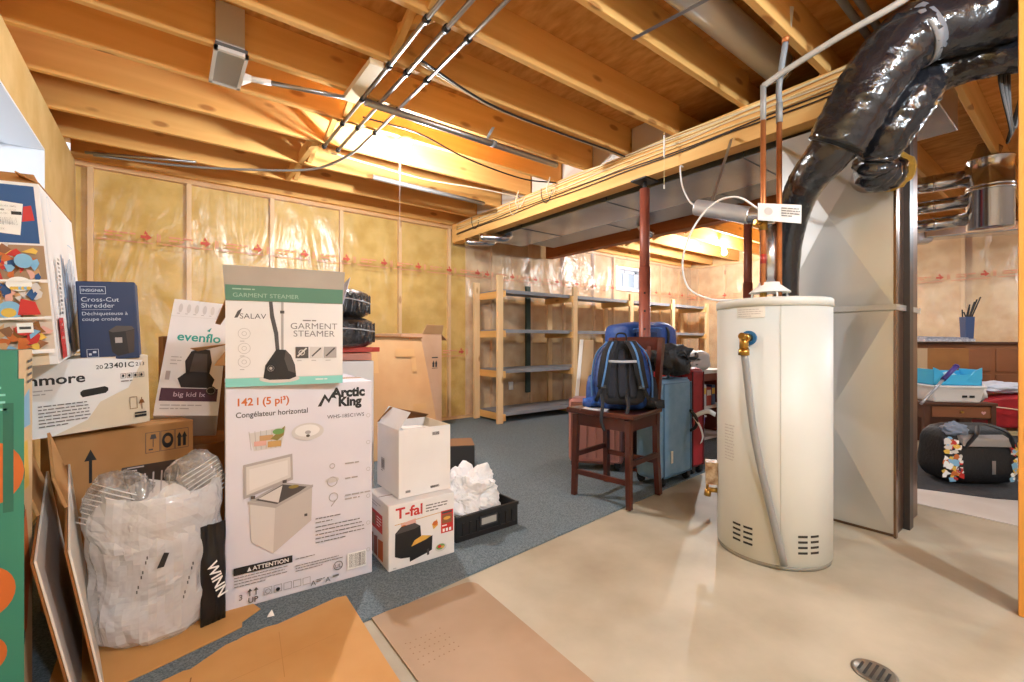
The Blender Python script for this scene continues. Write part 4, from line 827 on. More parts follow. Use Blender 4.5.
g = G(); vs = []; fs = []; seg, rings = 52, 30; prof = [(0,.74),(.03,.94),(.10,1.0),(.22,1.0),(.34,1.0),(.40,.96),(.44,1.02),(.50,.97),(.54,1.0)]
def pr(z):
    for (z0,r0),(z1,r1) in zip(prof,prof[1:]):
        if z <= z1: return r0+(r1-r0)*(z-z0)/(z1-z0)
    return prof[-1][1]
for i in range(rings+1):
    z = .54*i/rings
    for k in range(seg):
        ph = 2*pi*k/seg; d = V((cos(ph),sin(ph),z*5)); s = pr(z)
        s *= 1+.10*noise.noise(d*1.2+V((3,1,0)))+.05*noise.noise(V((cos(ph)*2.6,sin(ph)*2.6+z*4,z*5)))+.042*(1-2*abs(noise.noise(V((cos(ph)*4+z*4,sin(ph)*4,z*5)))))
        s *= 1+.085*noise.noise(V((cos(ph)*4.2+z*6,sin(ph)*4.2-z*5,z*9+3)))
        zz = z+(.035*noise.noise(V((cos(ph)*2,sin(ph)*2,7)))*(z/.54)**4*1.5)
        vs.append((.192*s*cos(ph), .165*s*sin(ph), max(zz,0)))
for i in range(rings):
    for k in range(seg): fs.append((i*seg+k, i*seg+(k+1)%seg, (i+1)*seg+(k+1)%seg, (i+1)*seg+k))
g.add(vs, fs, 0, True); g.add(vs[:seg], [tuple(range(seg-1,-1,-1))]); g.build('bag', bagm, t, smooth=False)
g = G(); vs = []; fs = []          # turned-down cuff of the bag
for i in range(9):
    for k in range(seg):
        ph = 2*pi*k/seg; s = 1.02+.05*sin(i*.5)+.06*noise.noise(V((cos(ph)*3,sin(ph)*3,i*.35)))+.03*noise.noise(V((ph*6,i*.7,3)))
        vs.append((.196*s*cos(ph), .168*s*sin(ph), .53-.019*i-.05*(.5+.5*noise.noise(V((cos(ph)*1.4,sin(ph)*1.4,2))))*i/8))
for i in range(8):
    for k in range(seg): fs.append((i*seg+k, i*seg+(k+1)%seg, (i+1)*seg+(k+1)%seg, (i+1)*seg+k))
g.add(vs, fs, 0, True).build('cuff', bagm, t, smooth=False)
a = Art()
for k_,(x,z) in enumerate(((-.06,.20),(.07,.14))):
    for q in range(9): a.rect(x+q*.004,z+q*.016,.004,.011,g3 if q%3 else g2)
a.poly([(.0,.29),(.02,.29),(.035,.335),(.02,.34)], ink)
a.build('bag_print', lambda x,z,e: V((x, -.185+abs(x)*.12-e, z)), t)
clearm = film('clear_packet', .34, .1, .28, 7, .9, (.97,.97,.97,1))
for i,(x,y,z,yw,rl,lab) in enumerate(((-.125,-.045,.47,-25,20,'clear plastic packet sticking up at the open bag\'s outer side'),(.135,.0,.50,28,-22,'clear plastic packet sticking up at the open bag\'s inner side, by the freezer carton'))):
    t2 = thing('clear_packet', lab, 'packet', (BX+x,BY+y,.015+z), yw, 0, rl)
    g = blob((0,0,.04), (.085,.06,.10), 2.2+i*4, .10, 3, 40, 22, .06, .6); g.build('film', clearm, t2)
    s = G()
    for q in range(9): zq = -.03+q*.017; s.tube([(-.07,-.058+.004*sin(q),zq),(0,-.064,zq+.003),(.07,-.056,zq)], .0022, 6)
    s.build('pleat', M('pleat_clear','#e3e1de',.2), t2); G().box((-.06,-.03,-.05),(.06,.03,.08)).build('filling', M('filling_pale','#cfcac3',.6), t2, bev=.01)
t2 = thing('printed_packet', 'flat black and white printed packet lying across the mouth of the plastic bag', 'packet', (BX-.005,BY-.02,.555), 12, 25, 0)
G().box((-.085,-.11,0),(.085,.12,.016)).build('cover', M('packet_black','#2a2523',.4), t2, bev=.004)
a = Art(); a.poly([(-.08,-.105),(.08,-.105),(.08,-.04),(-.03,.03),(-.08,.0)], M('packet_white','#d9d4ce',.4))
for q in range(6): a.line(-.07+q*.024,-.06,-.05+q*.026,.06,.005,pale_ink)
a.lines(-.07,.10,.06,2,.018,.008,pale_ink); a.build('print', topf(.016), t2)
t3 = thing('shopping_bag', 'black shopping bag with white capital letters squeezed between plastic bag and freezer carton', 'bag', (.140,2.075,.016), 14)
g = G(); N = 12
for i in range(N+1):
    for k in range(13):
        u, v_ = i/N, k/12; bul = .03*sin(pi*u)*sin(pi*min(1,v_*1.1)); g.v.append((-.042+.084*u, -bul*.6+.012*noise.noise(V((u*5,v_*5,1))), .38*v_))
nb = len(g.v)
for i in range(N+1):
    for k in range(13):
        u, v_ = i/N, k/12; bul = .03*sin(pi*u)*sin(pi*min(1,v_*1.1)); g.v.append((-.042+.084*u, bul*.4+.004+.012*noise.noise(V((u*5,v_*5,1))), .38*v_))
for i in range(N):
    for k in range(12):
        b_ = i*13+k; g.f.append((b_,b_+13,b_+14,b_+1)); g.f.append((nb+b_,nb+b_+1,nb+b_+14,nb+b_+13))
for k in range(12): g.f.append((k,k+1,nb+k+1,nb+k)); e_ = N*13+k; g.f.append((e_,nb+e_,nb+e_+1,e_+1))
for i in range(N): g.f.append((i*13,nb+i*13,nb+i*13+13,i*13+13))
g.m = [0]*len(g.f); g.sm = [True]*len(g.f); g.build('bag', M('bag_shiny_black','#161416',.35), t3)
Art().text('WINN', -.032,.24,.05,paper,bold=.012,rot=-74,sx=1.0).build('lettering', lambda x,z,e: V((x,-.031-e,z)), t3)
# ------------------------------------------------------------------ storage shelving along the back wall
t = thing('storage_shelf', 'long lumber storage shelving with grey boards along the back wall', 'shelf', (6.0,5.1,.009))
shx = [3.47,4.86,6.20,7.42,8.60]; board = M('shelf_grey','#8d8f95',.6,col2='#7d7f86',scale=3); pz = pine_z
for i,x in enumerate(shx):
    for y,w in ((4.80,.0),(5.36,.0)):
        h = 1.97 if i == 0 else 1.93-.02*i
        G().box((x-.045,y-.02,.0095),(x+.045,y+.02,h-.05*(y>5))).build('upright', pz, t, True, bev=.003, seg=1)
    for z in (.13,.70,1.24,1.77):
        G().box((x+.045 if i == 0 else x-.085,4.78,z-.09),(x+.085 if i == 0 else x-.045,5.38,z-.0)).build('bearer', pine_y, t, True)
for z in (.13,.70,1.24,1.77):
    for i in range(4): G().box((shx[i]+.004+(.05 if i == 0 else 0),4.825,z),(shx[i+1]-.004,5.335,z+.018)).build('shelf_board', board, t, True, bev=.002, seg=1); 
for z in (.13,.70,1.24,1.77): G().box((shx[0]+.05,4.815,z-.03),(shx[4]-.05,4.828,z+.016)).build('front_lip', board, t, True)
tag(G().box((4.42,5.40,.3),(4.50,5.44,1.95)).build('dark_board', M('board_dark_green','#3c4a42',.7)), 'dark green upright board behind the first bay of the shelving', 'board')
tag(G().box((4.10,5.43,.36),(4.18,5.445,.48)).build('wall_outlet', whitep), 'white outlet plate on the film behind the lowest shelves', 'outlet')
# ------------------------------------------------------------------ bar chair
cw = M('chair_cherry','#5a2817',.3,0,col2='#451c10',scale=4,stretch=(1,1,.25),coat=.3)
CO = V((2.535,2.09,.009)); CY = 188.6
t = thing('bar_chair', 'dark cherry wood bar chair with a backpack on its seat', 'chair', tuple(CO), CY)
# local: +x is the way the sitter faces, y across
hw, hd, SZ = .205, .195, .585
def leg(x, y, top, nm): 
    w = .021; sp = 1.06
    b = [(x*sp-w*.85,y*sp-w*.85,0),(x*sp+w*.85,y*sp-w*.85,0),(x*sp+w*.85,y*sp+w*.85,0),(x*sp-w*.85,y*sp+w*.85,0)]; u = [(x-w,y-w,top),(x+w,y-w,top),(x+w,y+w,top),(x-w,y+w,top)]
    G().hexa(b+u).build(nm, cw, t, bev=.004)
leg(hd,-hw,SZ-.01,'front_leg'); leg(hd,hw,SZ-.01,'front_leg')
for y in (-hw,hw):      # rear leg sweeps up into the back post
    path = [(-hd*1.10,y*1.04,0),(-hd,y,.30),(-hd,y,SZ),(-hd-.03,y,.82),(-hd-.085,y,1.11)]
    G().ribbon(spline(path,4), .036, .042, 0, (0,1,0)).build('rear_leg', cw, t, smooth=False)
for y in (-hw,hw): G().box((-hd+.02,y-.012,SZ-.085),(hd-.02,y+.012,SZ-.005)).build('apron', cw, t)
G().box((hd-.012,-hw+.02,SZ-.085),(hd+.012,hw-.02,SZ-.005)).build('apron', cw, t); G().box((-hd-.012,-hw+.02,SZ-.085),(-hd+.012,hw-.02,SZ-.005)).build('apron', cw, t)
g = G(); n = 10; vs = []; fs = []
for s_ in (0,1):
    for i in range(n+1):
        for k in range(n+1):
            u, v_ = -1+2*i/n, -1+2*k/n; dz = -.016*max(0,1-u*u)*(1-.7*v_*v_) if s_ else 0
            vs.append((.005+u*(.245-.01*v_*v_), v_*(.25+.015*u), SZ+(.036+dz if s_ else 0)))
q = (n+1)**2
for i in range(n):
    for k in range(n):
        b_ = i*(n+1)+k; fs.append((b_,b_+1,b_+n+2,b_+n+1)); fs.append((q+b_,q+b_+n+1,q+b_+n+2,q+b_+1))
for i in range(n):
    for A_,B_ in (((i)*(n+1),(i+1)*(n+1)),((i+1)*(n+1)+n,i*(n+1)+n)): fs.append((A_,B_,q+B_,q+A_))
    for A_,B_ in ((i+1,i),(n*(n+1)+i,n*(n+1)+i+1)): fs.append((A_,B_,q+B_,q+A_))
g.add(vs, fs).build('seat', cw, t, bev=.008, smooth=False)
for y in (-hw*1.03,hw*1.03): G().box((-hd,y-.011,.27),(hd,y+.011,.305)).build('side_stretcher', cw, t, bev=.003)
G().box((hd*1.03-.011,-hw,.15),(hd*1.03+.011,hw,.185)).build('front_stretcher', cw, t, bev=.003); G().box((-hd*1.03-.011,-hw,.22),(-hd*1.03+.011,hw,.255)).build('rear_stretcher', cw, t, bev=.003)
G().ribbon(spline([(-hd-.083,-hw-.015,1.07),(-hd-.097,0,1.075),(-hd-.083,hw+.015,1.07)],6), .095, .024, 0, (0,0,1)).build('top_rail', cw, t, smooth=False)
G().bar((-hd-.02,-hw,.80),(-hd-.02,hw,.80),.022,.05).build('lower_rail', cw, t)
for y in (-.11,-.035,.035,.11): G().bar((-hd-.02,y,.80),(-hd-.085,y,1.05),.03,.014,0,(1,0,0)).build('back_slat', cw, t)
tag(G().box((-.10,-.09,0),(.10,.09,.003)).build('paper_sheet', paper), 'white paper sticking out under the backpack on the chair seat', 'paper')
ps = bpy.data.objects['paper_sheet']; ps.location = (2.40,2.16,.622); ps.rotation_euler = (0,0,.5)
# ------------------------------------------------------------------ backpack
bkb = M('pack_blue','#2a56a6',.5,col2='#1d3f80',scale=30,bump=.25,bscale=60); bkk = M('pack_black','#1b1c22',.75,bump=.3,bscale=90); bkl = M('pack_light_blue','#4f7fb8',.6); mesh_k = M('pack_mesh','#2a2c36',.9,bump=.5,bscale=200); sil = M('pack_silver','#a9adb5',.4)
t = thing('backpack', 'blue and black hiking backpack, straps outward, propped on the chair seat', 'backpack', (2.54,2.05,.618), 233-25, 0, 0)
# local: +y away from the viewer's side... straps on the -y face
t.rotation_euler = (radians(-14), 0, radians(-48))
def shell(hx, hy, hz, top=.72, nz=18, ns=36, pw=.55, seed=1, zoff=0, yo=0, amp=.03):
    g = G(); vs = []; fs = []
    for i in range(nz+1):
        f = i/nz; z = hz*f
        wz = (1-(2*f-1)**4*.25)*(1-(1-top)*max(0,(f-.35)/.65)**1.6); dz = (1-abs(2*f-1)**5*.45)*(1-.35*max(0,(f-.3)/.7)**1.5)
        if i in (0,nz): wz *= .8; dz *= .72
        for k in range(ns):
            a_ = 2*pi*k/ns; cx, cy = cos(a_), sin(a_)
            x = math.copysign(abs(cx)**pw,cx)*hx*wz; y = math.copysign(abs(cy)**pw,cy)*hy*dz
            d = 1+amp*noise.noise(V((x*12,y*12,z*9+seed)))
            vs.append((x*d, yo+y*d, zoff+z))
    for i in range(nz):
        for k in range(ns): fs.append((i*ns+k, i*ns+(k+1)%ns, (i+1)*ns+(k+1)%ns, (i+1)*ns+k))
    g.add(vs, fs, 0, True); g.add(vs[:ns], [tuple(range(ns-1,-1,-1))]); g.add(vs[-ns:], [tuple(range(ns))]); return g
t.scale = (1.1,1.05,1.04)
shell(.185,.115,.47).build('main_body', bkb, t)
shell(.15,.06,.30,.8,zoff=.02,yo=.125,seed=5).build('front_pocket', bkb, t)
for sx in (-1,1):
    g = shell(.05,.08,.22,.8,zoff=.015,seed=3+sx); g.v = [(x+sx*.175,y+.01,z) for x,y,z in g.v]; g.build('side_pocket', mesh_k if sx > 0 else bkb, t)
g = shell(.15,.02,.43,.72,zoff=.02,yo=-.11,seed=8); g.build('back_panel', bkk, t)
for x in (-.065,.0,.065): 
    g = shell(.026,.02,.33,.85,zoff=.06,yo=-.128,seed=11+x); g.v = [(a_+x,b_,c_) for a_,b_,c_ in g.v]; g.build('back_pad', mesh_k, t)
for sx in (-1,1):
    path = spline([(sx*.045,-.09,.44),(sx*.055,-.165,.425),(sx*.085,-.195,.34),(sx*.105,-.19,.22),(sx*.125,-.16,.12)],8)
    st = G().ribbon(path, .062, .018, 0, (1,0,0)).build('shoulder_strap', bkk, t, bev=.004)
    G().ribbon([p+V((sx*.0,-.011,0)) for p in path], .012, .004, 0, (1,0,0)).build('strap_stripe', bkl, st)
    G().ribbon(spline([(sx*.125,-.16,.13),(sx*.15,-.16,.06),(sx*.165,-.10,.02)],6), .022, .004, 0, (1,0,0)).build('adjust_strap', bkk, t)
    G().box((sx*.115-.016,-.175,.118),(sx*.115+.016,-.16,.142)).build('buckle', blackp, t)
    G().tube(spline([(sx*.183,-.07,.03),(sx*.186,-.08,.2),(sx*.16,-.07,.36),(sx*.09,-.07,.455)],8), .006, 8).build('piping', bkl, t)
    G().ribbon(spline([(sx*.15,-.12,.05),(sx*.22,-.15,.03),(sx*.23,-.2,.02),(sx*.19,-.21,.01)],6), .05, .016, 0, (0,0,1)).build('hip_belt', bkb if sx < 0 else bkk, t)
G().ribbon(spline([(-.035,-.07,.455),(-.025,-.085,.505),(.025,-.085,.505),(.035,-.07,.455)],6), .022, .008, 0, (0,1,0)).build('grab_handle', bkk, t)
G().ribbon(spline([(-.085,-.205,.29),(0,-.215,.285),(.085,-.205,.29)],5), .016, .004, 0, (0,0,1)).build('sternum_strap', sil, t)
for i,(x,l) in enumerate(((.02,.10),(-.13,.16))): G().ribbon(spline([(x,-.17,.08),(x+.01,-.215,.01),(x+.0,-.235,-l*.6),(x+.02,-.225,-l)],6), .02, .003, 0, (1,0,0)).build('dangling_strap', bkk, t)
# ------------------------------------------------------------------ luggage behind the chair
def suitcase(name, label, pos, yaw, size, mat, trim, wheels=True, ribs=0, group=None):
    w,d,h = size; t = thing(name, label, 'suitcase', pos, yaw)
    z0 = .045 if wheels else 0
    G().box((-w/2,-d/2,z0),(w/2,d/2,h)).build('shell', mat, t, bev=min(.05,d*.2), seg=5)
    pp = [(-w/2+.03,-d/2-.002,z0+.03),(w/2-.03,-d/2-.002,z0+.03),(w/2-.03,-d/2-.002,h-.03),(-w/2+.03,-d/2-.002,h-.03),(-w/2+.03,-d/2-.002,z0+.03)]
    G().tube(pp, .006, 8).build('piping', trim, t)
    for y in (-.3*d,): G().box((-w/2-.001,y-.004,z0+.04),(w/2+.001,y+.004,h+.001)).build('zip_band', trim, t)
    for q in range(ribs): 
        x = -w/2+w*(q+1)/(ribs+1); G().box((x-.008,-d/2-.006,z0+.06),(x+.008,-d/2+.004,h-.06)).build('rib', mat, t, bev=.003)
    if wheels:
        for x in (-w/2+.05,w/2-.05):
            for y in (-d/2+.03,d/2-.03):
                wh = G().tube([(x-.014,y,.028),(x+.014,y,.028)], .027, 18).build('wheel', blackm, t); G().box((x-.026,y-.028,.03),(x+.026,y+.028,.085)).build('wheel_housing', blackp, wh, bev=.008)
    G().tube(spline([(-.06,0,h-.002),(-.055,0,h+.03),(.055,0,h+.03),(.06,0,h-.002)],5), .011, 10).build('handle', trim, t)
    return t
s1 = suitcase('suitcase', 'upright dusty blue suitcase right behind the bar chair', (3.10,2.085,.009), 2, (.44,.24,.80), M('case_blue','#83aacb',.5,col2='#769fc2',scale=14,bump=.15,bscale=120), M('case_blue_trim','#5b85ab',.5))
G().box((.17,-.135,.53),(.205,-.115,.55)).build('side_handle', blackp, s1); G().tube(spline([(.19,-.115,.54),(.195,-.16,.49),(.195,-.16,.42),(.19,-.115,.38)],6), .013, 10).build('carry_handle', blackp, s1)
G().box((-.10,-.126,.17),(-.075,-.121,.26)).build('sticker', paper, s1)
s2 = suitcase('suitcase', 'deep red suitcase standing to the right of the dusty blue one', (3.47,2.20,.009), -6, (.20,.40,.87), M('case_red','#b42c35',.45,col2='#a0242c',scale=12,bump=.1,bscale=90), M('case_red_trim','#5e1418',.5))
s3 = suitcase('suitcase', 'shiny rose pink hard suitcase seen between the bar chair legs', (2.96,2.66,.009), -52, (.46,.25,.60), M('case_pink','#c08a84',.3,.25), M('case_pink_trim','#8c5f5b',.4), ribs=5)
s4 = suitcase('suitcase', 'dark suitcase mostly hidden behind the blue suitcase, carrying the blue duffel bag', (3.52,2.66,.009), 5, (.62,.26,.94), M('case_charcoal','#2c2d33',.6), M('case_charcoal_trim','#1d1d22',.5))
t = thing('beige_board', 'pale beige board standing behind the backpack beside the chair back', 'board', (3.12,2.98,.0095), -38)
G().hexa([(-.10,-.015,0),(.08,-.015,0),(.08,.015,0),(-.10,.015,0),(.0,.06,1.10),(.12,.06,1.10),(.12,.09,1.10),(.0,.09,1.10)]).build('panel', M('board_beige','#c9ad86',.6), t, bev=.004); G().hexa([(-.115,-.02,0),(-.085,-.02,0),(-.085,.02,0),(-.115,.02,0),(-.01,.055,1.105),(.02,.055,1.105),(.02,.095,1.105),(-.01,.095,1.105)]).build('edge_strip', paper, t)
dfb = M('duffel_blue','#1f4f9e',.5,col2='#1a428a',scale=10,bump=.25,bscale=40)
t = thing('duffel_bag', 'bright blue duffel bag lying across the luggage behind the steel post', 'bag', (3.60,2.66,.99), 2)
g = G(); N = 30
for i in range(N+1):
    x = -.40+.80*i/N; e_ = 1-.28*abs(2*i/N-1)**6
    for k in range(28):
        a_ = 2*pi*k/28; c_, s_ = cos(a_), sin(a_); y = math.copysign(abs(c_)**.5,c_)*.17*e_; z = .135+math.copysign(abs(s_)**.45,s_)*.15*e_
        g.v.append((x, y+.006*noise.noise(V((x*9,y*9,z*9))), z+.022*noise.noise(V((x*5,y*6,z*3+4)))))
for i in range(N):
    for k in range(28): g.f.append((i*28+k,i*28+(k+1)%28,(i+1)*28+(k+1)%28,(i+1)*28+k))
g.f += [tuple(range(27,-1,-1)), tuple(N*28+k for k in range(28))]; g.m = [0]*len(g.f); g.sm = [True]*len(g.f); g.build('body', dfb, t)
G().tube([(-.34,-.145,.215),(0,-.16,.232),(.34,-.145,.215)], .008, 8).build('top_piping', M('duffel_piping','#4f86d6',.5), t); G().box((-.33,-.178,.07),(-.02,-.168,.19)).build('end_pocket', M('duffel_navy','#16356e',.6), t, bev=.006)
for x in (-.16,.16): G().ribbon(spline([(x,-.175,.04),(x,-.182,.2),(x,-.10,.275),(x,.10,.275)],6), .035, .006, 0, (1,0,0)).build('strap', blackm, t)
t = thing('camera_bag', 'black bag with tangled straps heaped on top of the blue suitcase', 'bag', (3.14,2.06,.85), 8)
blob((.03,0,.10), (.20,.11,.11), 5.5, .25, 2.2, 40, 24, .05, .6, -.03).build('body', M('bag_charcoal','#1d1d20',.6,bump=.3,bscale=50), t)
for pts in ([(-.12,-.08,.12),(-.05,-.13,.17),(.06,-.12,.12),(.14,-.09,.16)],[(-.02,-.10,.05),(.08,-.13,.10),(.17,-.06,.08),(.22,-.04,.02)],[(-.14,-.05,.16),(0,-.04,.20),(.12,-.02,.19),(.2,0,.13)]): G().ribbon(spline(pts,6), .028, .006, 0, (0,.3,1)).build('strap', blackm, t)
G().tube(spline([(.05,-.10,.11),(.14,-.15,.12),(.22,-.12,.15)],5), .014, 10).build('grip', blackp, t)
t = thing('airline_tag', 'white airline paper tag looped on the blue suitcase handle', 'tag', (3.30,1.93,.50))
G().ribbon(spline([(0,.02,.0),(.0,-.03,-.06),(.01,-.05,-.14),(.02,-.03,-.20)],6), .038, .0015, 0, (1,.2,0)).build('loop', paper, t); G().ribbon(spline([(0,.02,0),(.06,-.01,.03),(.15,-.02,.035),(.24,-.03,.0)],6), .038, .0015, 0, (0,0,1)).build('strip', paper, t)
# low bookcase by the heater
t = thing('low_bookcase', 'low reddish bookcase with a white top half hidden by the water heater', 'bookcase', (4.62,2.72,.009), 0)
bw = M('bookcase_red','#7c3a28',.5)
G().box((-.45,-.15,0),(-.42,.15,.74)).build('side_panel', bw, t); G().box((.42,-.15,0),(.45,.15,.74)).build('side_panel', bw, t)
for z in (.03,.36): G().box((-.42,-.15,z),(.42,.15,z+.025)).build('shelf', M('shelf_white','#dcd9d4',.5), t)
G().box((-.46,-.16,.74),(.46,.16,.775)).build('top', M('shelf_white','#dcd9d4',.5), t); G().box((-.42,-.148,.66),(.42,-.12,.74)).build('rail', bw, t); G().box((-.42,.14,0),(.42,.15,.74)).build('back_panel', bw, t)
bc = [('#2f7d78','teal'),('#2e4f8f','blue'),('#d9d4c8','white'),('#3f8f5a','green'),('#c0c4c8','grey'),('#a8433a','red'),('#284a7a','navy')]
x = -.40
for q in range(7):
    w_ = (.10,.09,.07,.12,.06,.10,.08)[q]; h_ = (.22,.20,.24,.19,.23,.2,.22)[q]
    b_ = thing('game_box', f'{bc[q][1]} game box standing in the low bookcase\'s middle shelf', 'box', (4.62+x,2.60,.395), group='game boxes in the low bookcase'); g = G().box((0,0,0),(w_-.008,.2,h_)); g.build('body', M('game_'+bc[q][1],bc[q][0],.5), b_, bev=.003)
    G().box((.008,-.0012,h_*.55),(w_-.016,0,h_*.85)).build('print', paper if q%2 else M('game_print','#d8b84a',.5), b_); x += w_
t = thing('storage_tub', 'blue plastic tub on the bookcase bottom shelf', 'tub', (4.40,2.70,.065))
G().hexa([(-.16,-.12,0),(.16,-.12,0),(.16,.12,0),(-.16,.12,0),(-.18,-.13,.22),(.18,-.13,.22),(.18,.13,.22),(-.18,.13,.22)]).build('body', M('tub_blue','#2b4fb0',.4), t, bev=.01); G().box((-.19,-.14,.22),(.19,.14,.24)).build('lid', paper, t, bev=.005)
t = thing('white_pouch', 'puffy white printed bag lying on the low bookcase top beside the heater', 'bag', (4.50,2.70,.785)); blob((0,0,.10), (.26,.13,.11), 7.7, .12, 1.8, 40, 24, .02, .6, .0).build('body', M('pouch_white','#d6d3d2',.5), t)
a = Art(); a.lines(-.16,.11,.26,1,.02,.018,g3,4); a.lines(-.12,.06,.22,1,.02,.014,g3,5); a.build('print', lambda x,z,e: V((x,-.132-e,z)), t)
# ------------------------------------------------------------------ beyond the furnace, right
dkw = M('walnut_wood','#5a3626',.45,col2='#472a1d',scale=3,stretch=(.3,1,1)); mdw = M('maple_reddish','#8a5636',.5,col2='#774628',scale=3,stretch=(.3,1,1))
RY = -48   # these face back toward the picture's side
def rt(name, label, cat, px, dep, z, yaw=RY, **k):   # placed by bearing and distance from the origin of the plan
    s = (px-512)/450; return thing(name, label, cat, ((cos(AN)+s*sin(AN))*dep, (sin(AN)-s*cos(AN))*dep, z), yaw, **k)
struct(G().poly([(5.05,-.2),(6.9,-.75),(7.4,.9),(5.0,1.2),(4.35,1.0),(4.55,.45)], .0, .010).build('floor_rug', M('rug_charcoal','#3b3d42',.95,col2='#2f3136',scale=60)))
tag(G().poly([(4.02,.88),(5.35,1.25),(5.05,-.25),(4.55,-.6),(4.0,.25)][::-1], .0015, .006).build('vinyl_sheet', M('vinyl_pale','#dcd6cf',.45,col2='#cfc7be',scale=3)), 'pale vinyl offcut on the concrete in front of the duffel with printed ends', 'vinyl sheet')
t = rt('gym_bag', 'black gym bag with graffiti printed ends and a grey top, on the dark rug', 'bag', 966, 3.52, .008, -42)
g = shell(.265,.17,.45,.98,nz=16,ns=40,pw=.3,seed=3,amp=.04); bk_ = M('gymbag_black','#18181b',.6,bump=.2,bscale=50); g.build('body', bk_, t)
gra = M('gymbag_graffiti','#20202a',.6); 
for sx in (-1,1):
    a = Art(); rn = random.Random(20+sx); cols = [paper,orange,skyp,red,yellow,g1,paper,purple]
    for q in range(60):
        x = sx*(.225+.055*rn.uniform(-1,1)); z = .04+rn.random()*.32; r_ = .012+.015*rn.random(); a.poly([(x+r_*cos(b_)*(.4+rn.random()),z+r_*sin(b_)*(.5+rn.random())) for b_ in (0,.9,1.9,2.8,3.9,5.2)], rn.choice(cols))
    a.build('graffiti_panel', lambda x,z,e: V((x,-.172-e*.3+max(0,abs(x)-.2)*.30,z)), t)
a = Art(); a.lines(-.10,.0,.22,1,.02,.026,g2,9); a.build('vertical_print', lambda x,z,e: V((.03+z,-.174-e,.20+x)), t)
G().hexa([(-.17,-.178,.30),(.17,-.178,.30),(.17,-.10,.36),(-.17,-.10,.36),(-.17,-.172,.36),(.17,-.172,.36),(.16,-.02,.428),(-.16,-.02,.428)]).build('top_flap', M('gymbag_grey','#8f8a86',.7), t, bev=.01)
G().ribbon(spline([(-.16,-.18,.30),(-.10,-.20,.40),(.0,-.12,.46),(.12,-.19,.41),(.17,-.18,.30)],6), .03, .006, 0, (0,1,0)).build('handle', blackm, t); blob((-.17,-.1,.42), (.08,.06,.05), 1.4, .3).build('bunched_cloth', M('cloth_grey_blue','#7d8798',.8), t)
t = rt('black_bag', 'plain black soft bag behind the graffiti gym bag', 'bag', 1022, 3.95, .012, -42); shell(.22,.15,.25,.9,seed=9,amp=.05,pw=.5).build('body', bk_, t); G().ribbon(spline([(-.12,-.1,.23),(-.06,-.12,.30),(.06,-.12,.30),(.12,-.1,.23)],6), .03, .006, 0, (0,1,0)).build('handle', blackm, t)
t = rt('side_table', 'dark walnut side table with a drawer, basket and pole on it', 'table', 945, 4.5, .012)
G().box((-.32,-.22,.47),(.29,.22,.50)).build('table_top', dkw, t, bev=.006); G().box((-.29,-.19,.34),(.26,.19,.47)).build('apron', dkw, t)
dr = G().box((-.24,-.205,.355),(.24,-.19,.46)).build('drawer', mdw, t, bev=.004); G().tube([(0,-.205,.41),(0,-.225,.41)], .012, 12).build('knob', brass, dr)
for sx in (-1,1):
    for sy in (-1,1): G().box((sx*.275-.035,sy*.19-.02,0),(sx*.275+.005,sy*.19+.02,.47)).build('leg', dkw, t)
a = Art(); hp = [(.012*16*sin(q)**3/16*1.6, (13*cos(q)-5*cos(2*q)-2*cos(3*q)-cos(4*q))*.0012) for q in [2*pi*j/28 for j in range(28)]]; a.poly([(x+.18,z+.405) for x,z in hp], M('heart_pink','#d8a3a0',.6)); a.build('heart_sticker', lambda x,z,e: V((x,-.206-e,z)), t)
t = rt('plastic_basket', 'white plastic basket holding bright blue bins on the walnut side table', 'basket', 947, 4.42, .513)
g = G(); b_ = [(-.19,-.13,0),(.19,-.13,0),(.19,.13,0),(-.19,.13,0)]; u_ = [(-.215,-.15,.15),(.215,-.15,.15),(.215,.15,.15),(-.215,.15,.15)]; g.hexa(b_+u_); g.build('body', M('basket_white','#e3dfda',.5), t, bev=.012); G().box((-.225,-.16,.14),(.225,.16,.16)).build('rim', M('basket_white','#e3dfda',.5), t, bev=.006)
h_ = G()
for x in (.05,.11): h_.box((x-.018,-.149,.05),(x+.018,-.135,.07))
h_.build('hand_hole', slot, t)
aq = M('bin_aqua','#46b4e0',.4)
t = rt('blue_bin', 'bright blue open bin sitting in the white basket', 'bin', 947, 4.44, .675)
g = G(); g.box((-.20,-.13,0),(.20,.13,.01)); g.box((-.20,-.13,0),(.20,-.12,.10)); g.box((-.20,.12,0),(.20,.13,.13)); g.box((-.20,-.13,0),(-.19,.13,.15)); g.box((.19,-.13,0),(.20,.13,.15)); g.build('body', aq, t)
G().hexa([(-.20,-.135,.06),(-.08,-.135,.06),(-.08,-.125,.06),(-.20,-.125,.06),(-.20,-.135,.17),(-.14,-.135,.14),(-.14,-.125,.14),(-.20,-.125,.17)]).build('corner_tab', aq, t); G().hexa([(.08,-.135,.06),(.20,-.135,.06),(.20,-.125,.06),(.08,-.125,.06),(.14,-.135,.14),(.20,-.135,.17),(.20,-.125,.17),(.14,-.125,.14)]).build('corner_tab', aq, t)
tag(blob((0,0,.04), (.13,.08,.06), 2.9, .25).build('folded_cloth', M('cloth_aqua_pale','#a9d3e3',.8)), 'pale aqua cloth stuffed in the bright blue bin', 'cloth'); fc = bpy.data.objects['folded_cloth']; fc.location = t.location+V((0,0,.015))
t = rt('broom_pole', 'slanted grey pole with a purple grip leaning across the basket', 'pole', 921, 4.05, .555, 0)
